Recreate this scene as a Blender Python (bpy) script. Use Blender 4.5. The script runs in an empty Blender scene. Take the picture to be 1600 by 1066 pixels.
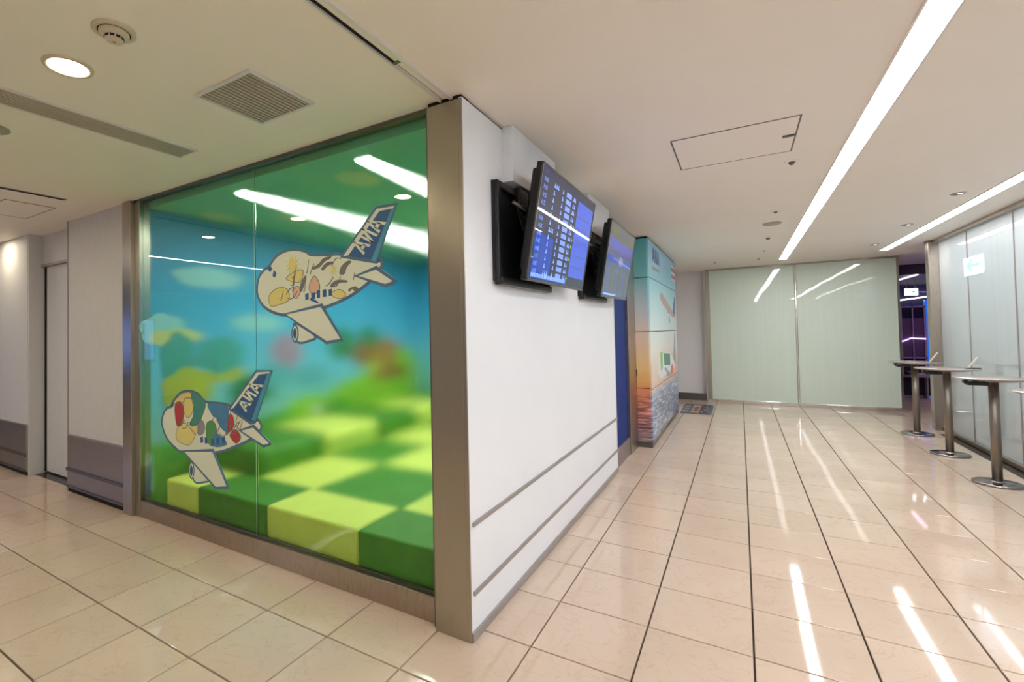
import bpy, bmesh, math, random
from mathutils import Matrix, Vector
random.seed(7)
S = 0.45                      # all plan coordinates below are in floor tiles of 0.45 m
SC = bpy.context.scene
COL = SC.collection

# ---------------------------------------------------------------- camera
F, CX, CY = 755.70, 674.46, 502.57
YAW, PITCH, ROLL = 0.567533, -0.0231491, -0.0180539
CAM = (1.97297, -4.94111, 3.35620)
def cam_rot():
    cy, sy, cp, sp, cr, sr = math.cos(YAW), math.sin(YAW), math.cos(PITCH), math.sin(PITCH), math.cos(ROLL), math.sin(ROLL)
    B = Matrix(((1, 0, 0), (0, 0, -1), (0, 1, 0)))
    Y = Matrix(((cy, sy, 0), (-sy, cy, 0), (0, 0, 1)))
    P = Matrix(((1, 0, 0), (0, cp, -sp), (0, sp, cp)))
    R = Matrix(((cr, -sr, 0), (sr, cr, 0), (0, 0, 1)))
    return R @ P @ B @ Y
RC = cam_rot()
cam_data = bpy.data.cameras.new('camera')
cam = bpy.data.objects.new('camera', cam_data); COL.objects.link(cam)
cam_data.sensor_width = 36.0
cam_data.lens = F / 1600 * 36
cam_data.shift_x = (800 - CX) / 1600
cam_data.shift_y = (CY - 533) / 1600
cam_data.clip_start = 0.02
M3 = Matrix((RC[0], -RC[1], -RC[2])).transposed()
cam.matrix_world = Matrix.Translation(Vector(CAM) * S) @ M3.to_4x4()
SC.camera = cam

# ---------------------------------------------------------------- world and exposure
world = bpy.data.worlds.new('world'); SC.world = world; world.use_nodes = True
world.node_tree.nodes['Background'].inputs[0].default_value = (0.75, 0.8, 1.0, 1)
world.node_tree.nodes['Background'].inputs[1].default_value = 0.05
SC.view_settings.view_transform = 'Standard'
SC.view_settings.look = 'None'
SC.view_settings.gamma = 1.0
SC.view_settings.use_curve_mapping = False
SC.view_settings.exposure = 1.3
LIN = 10.3        # radiance of the corridor's light lines
PLAY = 12.0       # radiance of the playroom's light lines
DOWN = 48.0      # radiance of the downlights
FARL = 16.0

# ---------------------------------------------------------------- helpers
WM = {}                        # world matrices of everything built so far
def reg(o, parent=None, loc=(0, 0, 0), rot=None):
    L = Matrix.Translation(Vector(loc))
    if rot is not None: L = L @ rot.to_4x4()
    o.matrix_basis = L
    if parent is not None:
        o.parent = parent
        WM[o.name] = WM[parent.name] @ L
    else: WM[o.name] = L
    return o
def tag(o, label=None, cat=None, group=None, kind=None):
    if label: o['label'] = label
    if cat: o['category'] = cat
    if group: o['group'] = group
    if kind: o['kind'] = kind
    return o
def thing(name, label, cat, loc=(0, 0, 0), rot=None, group=None, kind=None):
    o = bpy.data.objects.new(name, None); COL.objects.link(o)
    o.empty_display_size = 0.1
    reg(o, None, tuple(c * S for c in loc), rot)
    return tag(o, label, cat, group, kind)
class MB:
    """collects shapes given in tile units"""
    def __init__(s): s.v = []; s.f = []; s.sm = []
    def add(s, vs, fs, smooth=False):
        n = len(s.v); s.v += [tuple(c * S for c in v) for v in vs]
        s.f += [tuple(i + n for i in f) for f in fs]; s.sm += [smooth] * len(fs)
    def box(s, x0, x1, y0, y1, z0, z1):
        s.add([(x0, y0, z0), (x1, y0, z0), (x1, y1, z0), (x0, y1, z0), (x0, y0, z1), (x1, y0, z1), (x1, y1, z1), (x0, y1, z1)],
              [(0, 3, 2, 1), (4, 5, 6, 7), (0, 1, 5, 4), (1, 2, 6, 5), (2, 3, 7, 6), (3, 0, 4, 7)])
        return s
    def cyl(s, cx, cy, z0, z1, r0, r1=None, n=32, axis='z'):
        if r1 is None: r1 = r0
        vs = []
        for z, r in ((z0, r0), (z1, r1)):
            for i in range(n):
                a = 2 * math.pi * i / n
                p = (cx + r * math.cos(a), cy + r * math.sin(a), z)
                if axis == 'y': p = (p[0], p[2], p[1])
                if axis == 'x': p = (p[2], p[0], p[1])
                vs.append(p)
        k = len(s.f)
        s.add(vs, [(i, (i + 1) % n, n + (i + 1) % n, n + i) for i in range(n)], True)
        m = len(s.v) - 2 * n
        s.f += [tuple(m + n - 1 - i for i in range(n)), tuple(m + n + i for i in range(n))]; s.sm += [False, False]
        return s
    def lathe(s, cx, cy, prof, n=48):
        vs = []
        for r, z in prof:
            for i in range(n):
                a = 2 * math.pi * i / n; vs.append((cx + r * math.cos(a), cy + r * math.sin(a), z))
        fs = []
        for k in range(len(prof) - 1):
            for i in range(n):
                j = (i + 1) % n; fs.append((k * n + i, k * n + j, (k + 1) * n + j, (k + 1) * n + i))
        s.add(vs, fs, True)
        return s
    def prism(s, pts, d0, d1, axis='y'):
        """polygon pts (a,b) extruded along an axis between d0 and d1"""
        n = len(pts)
        def p(a, b, d): return {'y': (a, d, b), 'x': (d, a, b), 'z': (a, b, d)}[axis]
        s.add([p(a, b, d0) for a, b in pts] + [p(a, b, d1) for a, b in pts],
              [tuple(range(n)), tuple(range(2 * n - 1, n - 1, -1))] + [(i, n + i, n + (i + 1) % n, (i + 1) % n) for i in range(n)])
        return s
    def tube(s, pts, r, n=8):
        vs = []; fs = []
        P = [Vector(p) for p in pts]
        for k, p in enumerate(P):
            t = (P[min(k + 1, len(P) - 1)] - P[max(k - 1, 0)]).normalized()
            u = t.cross(Vector((0, 0, 1)))
            if u.length < .1: u = t.cross(Vector((1, 0, 0)))
            u.normalize(); w = t.cross(u)
            for i in range(n):
                a = 2 * math.pi * i / n; vs.append(tuple(p + u * r * math.cos(a) + w * r * math.sin(a)))
        for k in range(len(P) - 1):
            for i in range(n):
                j = (i + 1) % n; fs.append((k * n + i, k * n + j, (k + 1) * n + j, (k + 1) * n + i))
        fs += [tuple(range(n)), tuple((len(P) - 1) * n + n - 1 - i for i in range(n))]
        s.add(vs, fs, True)
        return s
    def mesh(s, name, mat, bevel=0, seg=2, inv=None, fixn=True):
        me = bpy.data.meshes.new(name)
        vs = s.v
        if inv is not None: vs = [tuple(inv @ Vector(v)) for v in vs]
        me.from_pydata(vs, [], s.f)
        for p, q in zip(me.polygons, s.sm): p.use_smooth = q
        bm = bmesh.new(); bm.from_mesh(me)
        if fixn: bmesh.ops.recalc_face_normals(bm, faces=bm.faces)
        if bevel:
            es = [e for e in bm.edges if len(e.link_faces) == 2 and e.calc_face_angle(0) > 0.6]
            bmesh.ops.bevel(bm, geom=es, offset=bevel * S, segments=seg, profile=0.5, affect='EDGES')
        bm.to_mesh(me); bm.free()
        me.materials.append(mat)
        return me
    def obj(s, name, mat, parent=None, bevel=0, seg=2, local=False, label=None, kind=None, loc=None, fixn=True):
        """one mesh object; vertices are world positions unless local"""
        inv = None; L = (0, 0, 0)
        if parent is not None and not local: inv = WM[parent.name].inverted()
        if parent is None and not local:
            xs = [v[0] for v in s.v]; ys = [v[1] for v in s.v]; zs = [v[2] for v in s.v]
            L = ((min(xs) + max(xs)) / 2, (min(ys) + max(ys)) / 2, min(zs)); inv = Matrix.Translation(-Vector(L))
        me = s.mesh(name, mat, bevel, seg, inv, fixn)
        o = bpy.data.objects.new(name, me); COL.objects.link(o)
        reg(o, parent, L)
        if label: o['label'] = label
        if kind: o['kind'] = kind
        return o
def box(x0, x1, y0, y1, z0, z1): return MB().box(x0, x1, y0, y1, z0, z1)
def copy_tree(o, parent=None, loc=None):
    c = o.copy(); COL.objects.link(c)
    c.parent = parent
    c.matrix_basis = o.matrix_basis.copy()
    if loc is not None: c.location = Vector(loc) * S
    WM[c.name] = (WM[parent.name] @ c.matrix_basis) if parent else c.matrix_basis.copy()
    for ch in [q for q in KIDS.get(o.name, [])]: copy_tree(ch, c)
    return c
KIDS = {}
def index_kids():
    KIDS.clear()
    for q in COL.objects:
        if q.parent: KIDS.setdefault(q.parent.name, []).append(q)

# ---------------------------------------------------------------- materials
def mat(name, color, rough=.5, metal=0, coat=0, coat_r=.03, ior=1.5, spec=None, emit=None, es=0):
    m = bpy.data.materials.new(name); m.use_nodes = True
    b = m.node_tree.nodes['Principled BSDF']
    b.inputs['Base Color'].default_value = (*color, 1)
    b.inputs['Roughness'].default_value = rough
    b.inputs['Metallic'].default_value = metal
    b.inputs['IOR'].default_value = ior
    b.inputs['Coat Weight'].default_value = coat
    b.inputs['Coat Roughness'].default_value = coat_r
    if spec is not None: b.inputs['Specular IOR Level'].default_value = spec
    if emit: b.inputs['Emission Color'].default_value = (*emit, 1); b.inputs['Emission Strength'].default_value = es
    return m
def N(m, t, **kw):
    n = m.node_tree.nodes.new(t)
    for k, v in kw.items():
        if k.startswith('i_'): n.inputs[k[2:].replace('_', ' ')].default_value = v
        else: setattr(n, k, v)
    return n
def Lk(m, a, b): m.node_tree.links.new(a, b)
def bsdf(m): return m.node_tree.nodes['Principled BSDF']
def ramp(m, stops, fac, interp='LINEAR'):
    r = N(m, 'ShaderNodeValToRGB'); r.color_ramp.interpolation = interp
    e = r.color_ramp.elements
    while len(e) < len(stops): e.new(0.5)
    for q, (p, c) in zip(e, sorted(stops)): q.position = p; q.color = (*c, 1)
    Lk(m, fac, r.inputs[0]); return r
def mottle(m, c0, c1, scale=2.0, stretch=(1, 1, 1), detail=4, world=False, bump=0, rrange=None, random_off=False):
    tc = N(m, 'ShaderNodeTexCoord'); mp = N(m, 'ShaderNodeMapping')
    src = tc.outputs['Object']
    if world: src = N(m, 'ShaderNodeNewGeometry').outputs['Position']
    Lk(m, src, mp.inputs[0]); mp.inputs['Scale'].default_value = stretch
    if random_off:
        oi = N(m, 'ShaderNodeObjectInfo'); mu = N(m, 'ShaderNodeMath', operation='MULTIPLY'); mu.inputs[1].default_value = 37.0
        Lk(m, oi.outputs['Random'], mu.inputs[0]); Lk(m, mu.outputs[0], mp.inputs['Location'])
    no = N(m, 'ShaderNodeTexNoise'); no.inputs['Scale'].default_value = scale; no.inputs['Detail'].default_value = detail
    Lk(m, mp.outputs[0], no.inputs[0])
    r = ramp(m, [(.3, c0), (.7, c1)], no.outputs[0]); Lk(m, r.outputs[0], bsdf(m).inputs['Base Color'])
    if rrange:
        mr = N(m, 'ShaderNodeMapRange'); mr.inputs['To Min'].default_value = rrange[0]; mr.inputs['To Max'].default_value = rrange[1]
        Lk(m, no.outputs[0], mr.inputs[0]); Lk(m, mr.outputs[0], bsdf(m).inputs['Roughness'])
    if bump:
        bp = N(m, 'ShaderNodeBump'); bp.inputs['Strength'].default_value = bump; bp.inputs['Distance'].default_value = .002
        Lk(m, no.outputs[0], bp.inputs['Height']); Lk(m, bp.outputs[0], bsdf(m).inputs['Normal'])
    return no, r
def emis(name, c, s):
    m = mat(name, (0, 0, 0), .5, emit=c, es=s); return m

M = {}
M['ceil'] = mat('ceiling_paint', (.88, .80, .73), .6); mottle(M['ceil'], (.89, .835, .755), (.905, .85, .77), 1.5, world=True)
M['ceilpanel'] = mat('ceiling_panel_paint', (.90, .845, .765), .6)
M['white'] = mat('white_wall_panel', (.84, .84, .87), .38); mottle(M['white'], (.86, .89, .95), (.88, .91, .97), 3, world=True, bump=.03)
M['beigewall'] = mat('beige_wallcovering', (.62, .58, .56), .7); mottle(M['beigewall'], (.62, .62, .64), (.66, .66, .68), 60, stretch=(1, 1, .25), world=True, bump=.15)
M['door'] = mat('door_laminate', (.64, .60, .57), .5); mottle(M['door'], (.64, .64, .65), (.68, .68, .69), 20, world=True)
def steel(name, c0, c1, r=(.22, .38), st=(1, 1, 60)):
    m = mat(name, c0, .3, 1); mottle(m, c0, c1, 6, stretch=st, world=True, rrange=r); return m
M['steel'] = steel('brushed_steel', (.42, .385, .32), (.45, .415, .35), (.27,.31), st=(60, 60, 1))
M['steelh'] = steel('brushed_steel_wainscot', (.36, .33, .32), (.44, .41, .40), (.35, .45), st=(1, 1, 80))
M['darksteel'] = mat('dark_steel', (.18, .17, .17), .35, 1)
M['bronze'] = steel('bronze_grey_steel', (.40, .34, .29), (.48, .42, .36), st=(60, 60, 2))
M['chrome'] = mat('chrome_trim', (.75, .72, .68), .12, 1)
M['rail'] = mat('grey_rail', (.36, .33, .32), .45, .3)
M['black'] = mat('black_plastic', (.006, .006, .007), .3)
M['matteblack'] = mat('black_shadow_gap', (.01, .01, .01), .9)
M['grout'] = mat('dark_grout', (.055, .043, .035), .8)
def tilemat():
    m = mat('polished_marble_tile', (.6, .5, .42), .05)
    no, r = mottle(m, (.62, .49, .385), (.675, .54, .43), 2.2, detail=8, random_off=True)
    tc = N(m, 'ShaderNodeTexCoord'); mp = N(m, 'ShaderNodeMapping'); oi = N(m, 'ShaderNodeObjectInfo')
    mu = N(m, 'ShaderNodeMath', operation='MULTIPLY'); mu.inputs[1].default_value = 91.0
    Lk(m, oi.outputs['Random'], mu.inputs[0]); Lk(m, mu.outputs[0], mp.inputs['Location']); Lk(m, tc.outputs['Object'], mp.inputs[0])
    v = N(m, 'ShaderNodeTexNoise'); v.inputs['Scale'].default_value = 5; v.inputs['Detail'].default_value = 6; v.inputs['Distortion'].default_value = 1.5
    Lk(m, mp.outputs[0], v.inputs[0])
    vr = ramp(m, [(.478, (1, 1, 1)), (.5, (.86, .80, .74)), (.515, (1, 1, 1))], v.outputs[0])
    mx = N(m, 'ShaderNodeMix', data_type='RGBA', blend_type='MULTIPLY'); mx.inputs[0].default_value = .55
    Lk(m, r.outputs[0], mx.inputs[6]); Lk(m, vr.outputs[0], mx.inputs[7])
    hv = N(m, 'ShaderNodeHueSaturation'); rr = N(m, 'ShaderNodeMapRange'); rr.inputs['To Min'].default_value = .97; rr.inputs['To Max'].default_value = 1.03
    Lk(m, oi.outputs['Random'], rr.inputs[0]); Lk(m, rr.outputs[0], hv.inputs['Value']); Lk(m, mx.outputs[2], hv.inputs['Color'])
    Lk(m, hv.outputs[0], bsdf(m).inputs['Base Color'])
    return m
M['tile'] = tilemat()
M['linear'] = emis('light_line_diffuser', (1, .985, .975), LIN)
M['playlight'] = emis('playroom_light_diffuser', (1, .98, .92), PLAY)
M['downlamp'] = emis('downlight_lamp', (1, .86, .60), DOWN)
M['dimlamp'] = emis('small_lamp', (1, .9, .8), 1.5)
M['trimwhite'] = mat('white_metal_trim', (.78, .76, .74), .35, .2)
M['frost'] = mat('frosted_glass_green', (.50, .58, .53), .45, coat=1, coat_r=.015, ior=1.5)
M['frostblue'] = mat('frosted_glass_blue', (.50, .57, .57), .45, coat=1, coat_r=.015, ior=1.5)
for k in ('frost', 'frostblue'):
    a, b = ((.68, .80, .70), (.71, .83, .73)) if k == 'frost' else ((.50, .58, .62), (.53, .61, .65))
    mottle(M[k], a, b, 10, stretch=(3, 3, .05), world=True, detail=2)
    g = N(M[k], 'ShaderNodeTexNoise'); g.inputs['Scale'].default_value = 1.3
    gp = N(M[k], 'ShaderNodeNewGeometry'); Lk(M[k], gp.outputs['Position'], g.inputs[0])
    bp = N(M[k], 'ShaderNodeBump'); bp.inputs['Strength'].default_value = .25; bp.inputs['Distance'].default_value = .01
    Lk(M[k], g.outputs[0], bp.inputs['Height']); Lk(M[k], bp.outputs[0], bsdf(M[k]).inputs['Coat Normal'])
def panemat():
    m = bpy.data.materials.new('clear_glass'); m.use_nodes = True; nt = m.node_tree; nt.nodes.clear()
    o = N(m, 'ShaderNodeOutputMaterial'); t = N(m, 'ShaderNodeBsdfTransparent'); g = N(m, 'ShaderNodeBsdfGlossy'); f = N(m, 'ShaderNodeFresnel'); x = N(m, 'ShaderNodeMixShader')
    t.inputs[0].default_value = (.93, .98, .95, 1); g.inputs['Roughness'].default_value = .004; f.inputs['IOR'].default_value = 1.45
    ge = N(m, 'ShaderNodeNewGeometry'); mb = N(m, 'ShaderNodeMath', operation='MULTIPLY'); iv = N(m, 'ShaderNodeMath', operation='SUBTRACT'); iv.inputs[0].default_value = 1.0
    Lk(m, ge.outputs['Backfacing'], iv.inputs[1]); Lk(m, f.outputs[0], mb.inputs[0]); Lk(m, iv.outputs[0], mb.inputs[1])
    Lk(m, mb.outputs[0], x.inputs[0]); Lk(m, t.outputs[0], x.inputs[1]); Lk(m, g.outputs[0], x.inputs[2]); Lk(m, x.outputs[0], o.inputs[0]); return m
M['pane'] = panemat()
def filmmat():
    m = bpy.data.materials.new('translucent_window_film'); m.use_nodes = True; nt = m.node_tree; nt.nodes.clear()
    o = N(m, 'ShaderNodeOutputMaterial'); r = N(m, 'ShaderNodeBsdfRefraction'); r.inputs['IOR'].default_value = 1.2; r.inputs['Roughness'].default_value = .26
    r.inputs[0].default_value = (.97, 1, .97, 1)
    Lk(m, r.outputs[0], o.inputs[0]); return m
M['film'] = filmmat()
def flat(name, c, r=.5): 
    M[name] = mat(name, c, r); return M[name]
flat('decal_outline', (.10, .19, .30)); flat('decal_body', (.80, .86, .70)); flat('decal_blue', (.035, .13, .33)); flat('decal_cyan', (.08, .36, .50))
flat('decal_yellow', (.80, .72, .25)); flat('decal_peach', (.78, .52, .38)); flat('decal_olive', (.20, .20, .17)); flat('decal_red', (.50, .06, .06))
flat('decal_teal', (.06, .30, .26)); flat('decal_green', (.10, .33, .12)); flat('decal_lilac', (.32, .30, .36)); flat('decal_sky', (.07, .27, .50))
def foam(name, a, b):
    m = mat(name, a, .55); mottle(m, a, b, 8, world=True, bump=.05); M[name] = m
foam('foam_light', (.80, .83, .13), (.84, .87, .16)); foam('foam_dark', (.055, .25, .008), (.075, .29, .013))
M['lobe'] = M['foam_light']

# ================================================================ ROOM SHELL
ZC = 6.0
def structure(o, label, cat):
    return tag(o, label, cat, kind='structure')
# ---- floor: dark bed with every tile a piece of its own
floor = thing('floor', 'polished beige marble tile floor with dark joints', 'floor', kind='structure')
for nm, b in (('floor_bed', (-26, 26, -14, 36)),):
    box(b[0], b[1], b[2], b[3], -.4, -.035).obj(nm, M['grout'], floor)
def project(x, y, z):
    d = RC @ (Vector((x, y, z)) - Vector(CAM))
    return (CX + F * d.x / d.z, CY + F * d.y / d.z, d.z) if d.z > .15 else None
def tile_mesh():
    g = .009
    m = MB(); m.box(-.5 + g, .5 - g, -.5 + g, .5 - g, -.05, 0)
    return m.mesh('tile', M['tile'], bevel=.004, seg=1)
TM = tile_mesh()
cand = []
rest = []
for i in range(-26, 26):
    for j in range(-14, 36):
        cx, cy = i + .5, j + .5
        if -7.7 < cx < -.7 and .2 < cy < 9: continue
        if cx < -7.7 and cy > .2: continue
        if cx < -.7 and cy > 9: continue
        if cx > 7.4 and cy < 16: continue
        ps = [project(i + a, j + b, 0) for a in (0, 1) for b in (0, 1)]
        if cy > 21 and not 6 < cx < 22: continue
        ok = all(ps) and any(-20 < p[0] < 1620 and p[1] < 1100 for p in ps)
        if ok and cx < -.7 and cy > -.3 : ok = False
        if ok and cy > 20.3: ok = 1380 < ps[0][0] < 1470
        if not all(ps) and any(p and -50 < p[0] < 1650 and p[1] < 1300 for p in ps): ok = True; area = 1e6
        elif ok:
            a, b, c, d = ps[0], ps[1], ps[3], ps[2]
            q = [a, b, c, d]; area = abs(sum(q[k][0] * q[(k + 1) % 4][1] - q[(k + 1) % 4][0] * q[k][1] for k in range(4)))
        if ok: cand.append((area, i, j))
        else: rest.append((i, j))
cand.sort(reverse=True)
for a, i, j in cand[300:]: rest.append((i, j))
for k, (a, i, j) in enumerate(cand[:300]):
    o = bpy.data.objects.new('tile', TM); COL.objects.link(o); o.parent = floor
    o.location = ((i + .5) * S, (j + .5) * S, random.uniform(-.0002, 0))
    o.rotation_euler = (random.gauss(0, .0011), random.gauss(0, .0011), 0)
mr = MB(); g = .009
for i, j in rest: mr.add([(i + g, j + g, 0), (i + 1 - g, j + g, 0), (i + 1 - g, j + 1 - g, 0), (i + g, j + 1 - g, 0), (i + g, j + g, -.05), (i + 1 - g, j + g, -.05), (i + 1 - g, j + 1 - g, -.05), (i + g, j + 1 - g, -.05)],
                        [(0, 1, 2, 3), (0, 4, 5, 1), (1, 5, 6, 2), (2, 6, 7, 3), (3, 7, 4, 0)])
o = mr.obj('distant_tiles', M['tile'], floor, kind='stuff', fixn=False)

# ---- ceiling
ceil = thing('ceiling', 'smooth beige plaster ceiling of the corridor', 'ceiling', (0, 0, ZC), kind='structure')
box(-26, 26, -14, 36, ZC, ZC + .3).obj('ceiling_slab', M['ceil'], ceil)
# shutter slot across the ceiling by the glass corner
box(-.815, -.785, -14, -1.19, ZC - .006, ZC + .01).obj('shutter_slot', M['matteblack'], ceil)
box(-.84, -.815, -14, -.27, ZC - .03, ZC + .01).obj('slot_trim', M['trimwhite'], ceil)
box(-.715, -.675, -14, -.27, ZC - .03, ZC + .01).obj('slot_trim', M['trimwhite'], ceil)
box(-.80, -.793, -1.19, -.27, ZC - .004, ZC + .01).obj('shutter_slot', M['rail'], ceil)
box(-.815, -.73, -1.20, -1.16, ZC - .012, ZC + .01).obj('slot_latch', M['darksteel'], ceil)
# ---- walls
def wall(name, b, m, label): return structure(box(*b).obj(name, m), label, 'wall')
wm = thing('wall_middle', 'white panelled corridor wall beside the glass playroom', 'wall', (-.65, 3.5, 0), kind='structure')
box(-.60, -.56, -.27, 7.12, 0.10, ZC - .03).obj('wall_face', M['white'], wm)
box(-.74, -.58, -.24, 7.12, ZC - .03, ZC).obj('top_gap', M['matteblack'], wm)
for z in (1.245, .5):
    o = box(-.56, -.535, -.22, 7.1, z - .025, z + .025).obj('trim_1' if z > 1 else 'trim_2', M['rail'], wm, bevel=.006)
    o['label'] = 'thin grey bumper strip along the white wall'
box(-.60, -.535, -.27, 7.14, 0, .1).obj('baseboard_middle', M['rail'], wm, bevel=.008)
box(-.74, -.552, 7.1, 7.14, .1, ZC - .03).obj('end_trim', M['chrome'], wm)
# left wall with door recess
wl = thing('wall_left', 'beige fabric covered wall with steel wainscot left of the glass', 'wall', (-9.4, 0, 0), kind='structure')
def wains(x0, x1, par):
    box(x0, x1, -.2, .6, 1.24, ZC).obj('wall_face', M['beigewall'], par)
    box(x0, x1, -.225, .6, .10, 1.24).obj('wainscot_panel', M['steelh'], par, bevel=.01)
    box(x0, x1, -.255, -.22, .47, .53).obj('wainscot_rail', M['darksteel'], par, bevel=.006)
    box(x0, x1, -.245, -.22, .10, .15).obj('wainscot_rail', M['darksteel'], par, bevel=.006)
    box(x0, x1, -.20, .6, 0, .10).obj('baseboard_left', M['matteblack'], par)
    box(x0, x1, -.22, -.19, 1.235, 1.26).obj('wainscot_cap', M['rail'], par)
wains(-10.67, -8.1, wl)
box(-10.70, -10.655, -.21, .6, 0, ZC).obj('corner_trim', M['rail'], wl)
wf = thing('wall_far_left', 'beige wall with steel wainscot at the far left edge', 'wall', (-15, 0, 0), kind='structure')
wains(-26, -12.98, wf)
box(-12.99, -12.93, -.19, .6, 0, ZC).obj('jamb_return', M['beigewall'], wf)
d1 = thing('door_1', 'flush beige sliding door in the recess at left', 'door', (-11.8, .3, 0), kind='structure')
box(-12.93, -10.70, .16, .3, .05, 5.20).obj('door_leaf', M['door'], d1)
box(-12.93, -12.87, .13, .17, .05, 5.24).obj('edge_gap', M['matteblack'], d1)
box(-12.93, -10.70, .10, .35, 5.24, ZC).obj('door_header', M['beigewall'], d1)
box(-12.93, -10.70, .06, .2, 5.20, 5.26).obj('head_track', M['rail'], d1)
box(-12.93, -10.70, -.06, .3, -.01, .012).obj('threshold', M['darksteel'], d1)
# enclosing walls out of view
wall('wall_rear', (-26, 8.0, -14.3, -14, 0, ZC), M['beigewall'], 'plain beige wall behind the viewer')
wall('wall_west', (-26.3, -26, -14, .6, 0, ZC), M['beigewall'], 'plain beige wall closing the left passage')
# blue panel beyond the white wall
d2 = thing('door_2', 'deep blue panel with steel sill beyond the white wall', 'door', (-.7, 8, 0), kind='structure')
M['bluepanel'] = mat('blue_print_panel', (.010, .035, .20), .6, spec=.15)
box(-.78, -.64, 7.14, 8.86, .46, 5.9).obj('blue_panel', M['bluepanel'], d2)
box(-.78, -.60, 7.14, 8.86, 0, .46).obj('steel_sill', M['steelh'], d2, bevel=.008)
box(-.78, -.60, 7.14, 8.86, 5.9, ZC).obj('head_frame', M['steelh'], d2)
tm = structure(box(-.80, -.56, 8.86, 9.88, 0, ZC).obj('trim_3', M['bronze'], bevel=.01), 'brushed steel pilaster between blue panel and printed column', 'column')
# ---- printed corner column
M['sunset'] = mat('sunset_sea_print', (1, 1, 1), .3, coat=.4)
def sunset(m, side):
    ge = N(m, 'ShaderNodeNewGeometry'); sx = N(m, 'ShaderNodeSeparateXYZ'); Lk(m, ge.outputs['Position'], sx.inputs[0])
    mz = N(m, 'ShaderNodeMapRange'); mz.inputs['From Max'].default_value = 6 * S; Lk(m, sx.outputs['Z'], mz.inputs[0])
    mp = N(m, 'ShaderNodeMapping'); mp.inputs['Scale'].default_value = (2.2, 1.6, 22); Lk(m, ge.outputs['Position'], mp.inputs[0])
    no = N(m, 'ShaderNodeTexNoise'); no.inputs['Scale'].default_value = 2.2; no.inputs['Detail'].default_value = 7; no.inputs['Distortion'].default_value = .6
    Lk(m, mp.outputs[0], no.inputs[0])
    if side:
        sky = [(0, (0.252, 0.308, 0.448)), (.1, (0.280, 0.378, 0.560)), (.24, (0.420, 0.504, 0.672)), (.27, (0.868, 0.588, 0.448)), (.36, (0.920, 0.728, 0.588)), (.46, (0.920, 0.920, 0.868)), (.58, (0.728, 0.920, 0.950)), (.78, (0.364, 0.812, 0.950)), (1, (0.168, 0.588, 0.950))]
    else:
        sky = [(0, (0.350, 0.336, 0.364)), (.08, (0.308, 0.182, 0.210)), (.18, (0.560, 0.224, 0.182)), (.27, (0.868, 0.308, 0.140)), (.31, (0.920, 0.532, 0.168)), (.4, (0.920, 0.672, 0.336)), (.52, (0.868, 0.700, 0.588)), (.66, (0.588, 0.672, 0.770)), (.8, (0.224, 0.588, 0.644)), (1, (0.084, 0.448, 0.532))]
    wob = N(m, 'ShaderNodeMath', operation='MULTIPLY_ADD'); wob.inputs[1].default_value = .05; Lk(m, no.outputs[0], wob.inputs[0]); 
    sub = N(m, 'ShaderNodeMath', operation='SUBTRACT'); sub.inputs[1].default_value = .025
    Lk(m, mz.outputs[0], wob.inputs[2]); Lk(m, wob.outputs[0], sub.inputs[0])
    r = ramp(m, sky, sub.outputs[0])
    # waves in the lower part
    wv = ramp(m, [(.36, (.35, .33, .38)), (.46, (.8, .75, .75)), (.54, (1.1, 1.05, 1.0)), (.62, (1.9, 1.9, 1.9))], no.outputs[0])
    msk = N(m, 'ShaderNodeMapRange'); msk.inputs['From Min'].default_value = .20; msk.inputs['From Max'].default_value = .27; msk.inputs['To Min'].default_value = 1; msk.inputs['To Max'].default_value = 0
    Lk(m, mz.outputs[0], msk.inputs[0])
    mx = N(m, 'ShaderNodeMix', data_type='RGBA', blend_type='MULTIPLY'); Lk(m, msk.outputs[0], mx.inputs[0]); Lk(m, r.outputs[0], mx.inputs[6]); Lk(m, wv.outputs[0], mx.inputs[7])
    Lk(m, mx.outputs[2], bsdf(m).inputs['Base Color'])
sunset(M['sunset'], False)
M['sunset_side'] = mat('sunset_sea_print_side', (1, 1, 1), .3, coat=.4); sunset(M['sunset_side'], True)
pc = thing('printed_column', 'square column clad in sunset sea and aeroplane print panels beyond the monitors', 'column', (-.8, 13.2, 0))
box(-1.4, -.20, 9.93, 16.58, .0, ZC - .02).obj('core', M['matteblack'], pc)
box(-1.3, -.19, 9.90, 16.58, .0, .16).obj('plinth', M['darksteel'], pc)
hs = [(.17, 1.66), (1.68, 3.27), (3.29, 4.81), (4.83, 5.94)]
for z0, z1 in hs:
    box(-1.05, -.215, 9.88, 9.94, z0, z1).obj('print_panel', M['sunset'], pc, bevel=.006)
sid = [(.17, 1.62, 9.92, 16.6), (1.64, 3.27, 9.92, 16.6), (3.29, 4.82, 9.92, 13.72), (3.29, 4.82, 13.74, 16.6), (4.84, 5.94, 9.92, 16.6)]
for z0, z1, a, b in sid:
    box(-.215, -.17, a, b, z0, z1).obj('print_panel', M['sunset_side'], pc, bevel=.006)
box(-.57, -.28, 9.865, 9.885, 1.98, 2.24).obj('access_flap', M['sunset'], pc, bevel=.004)
box(-.565, -.54, 9.855, 9.87, 2.0, 2.2).obj('flap_latch', M['black'], pc)
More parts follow.
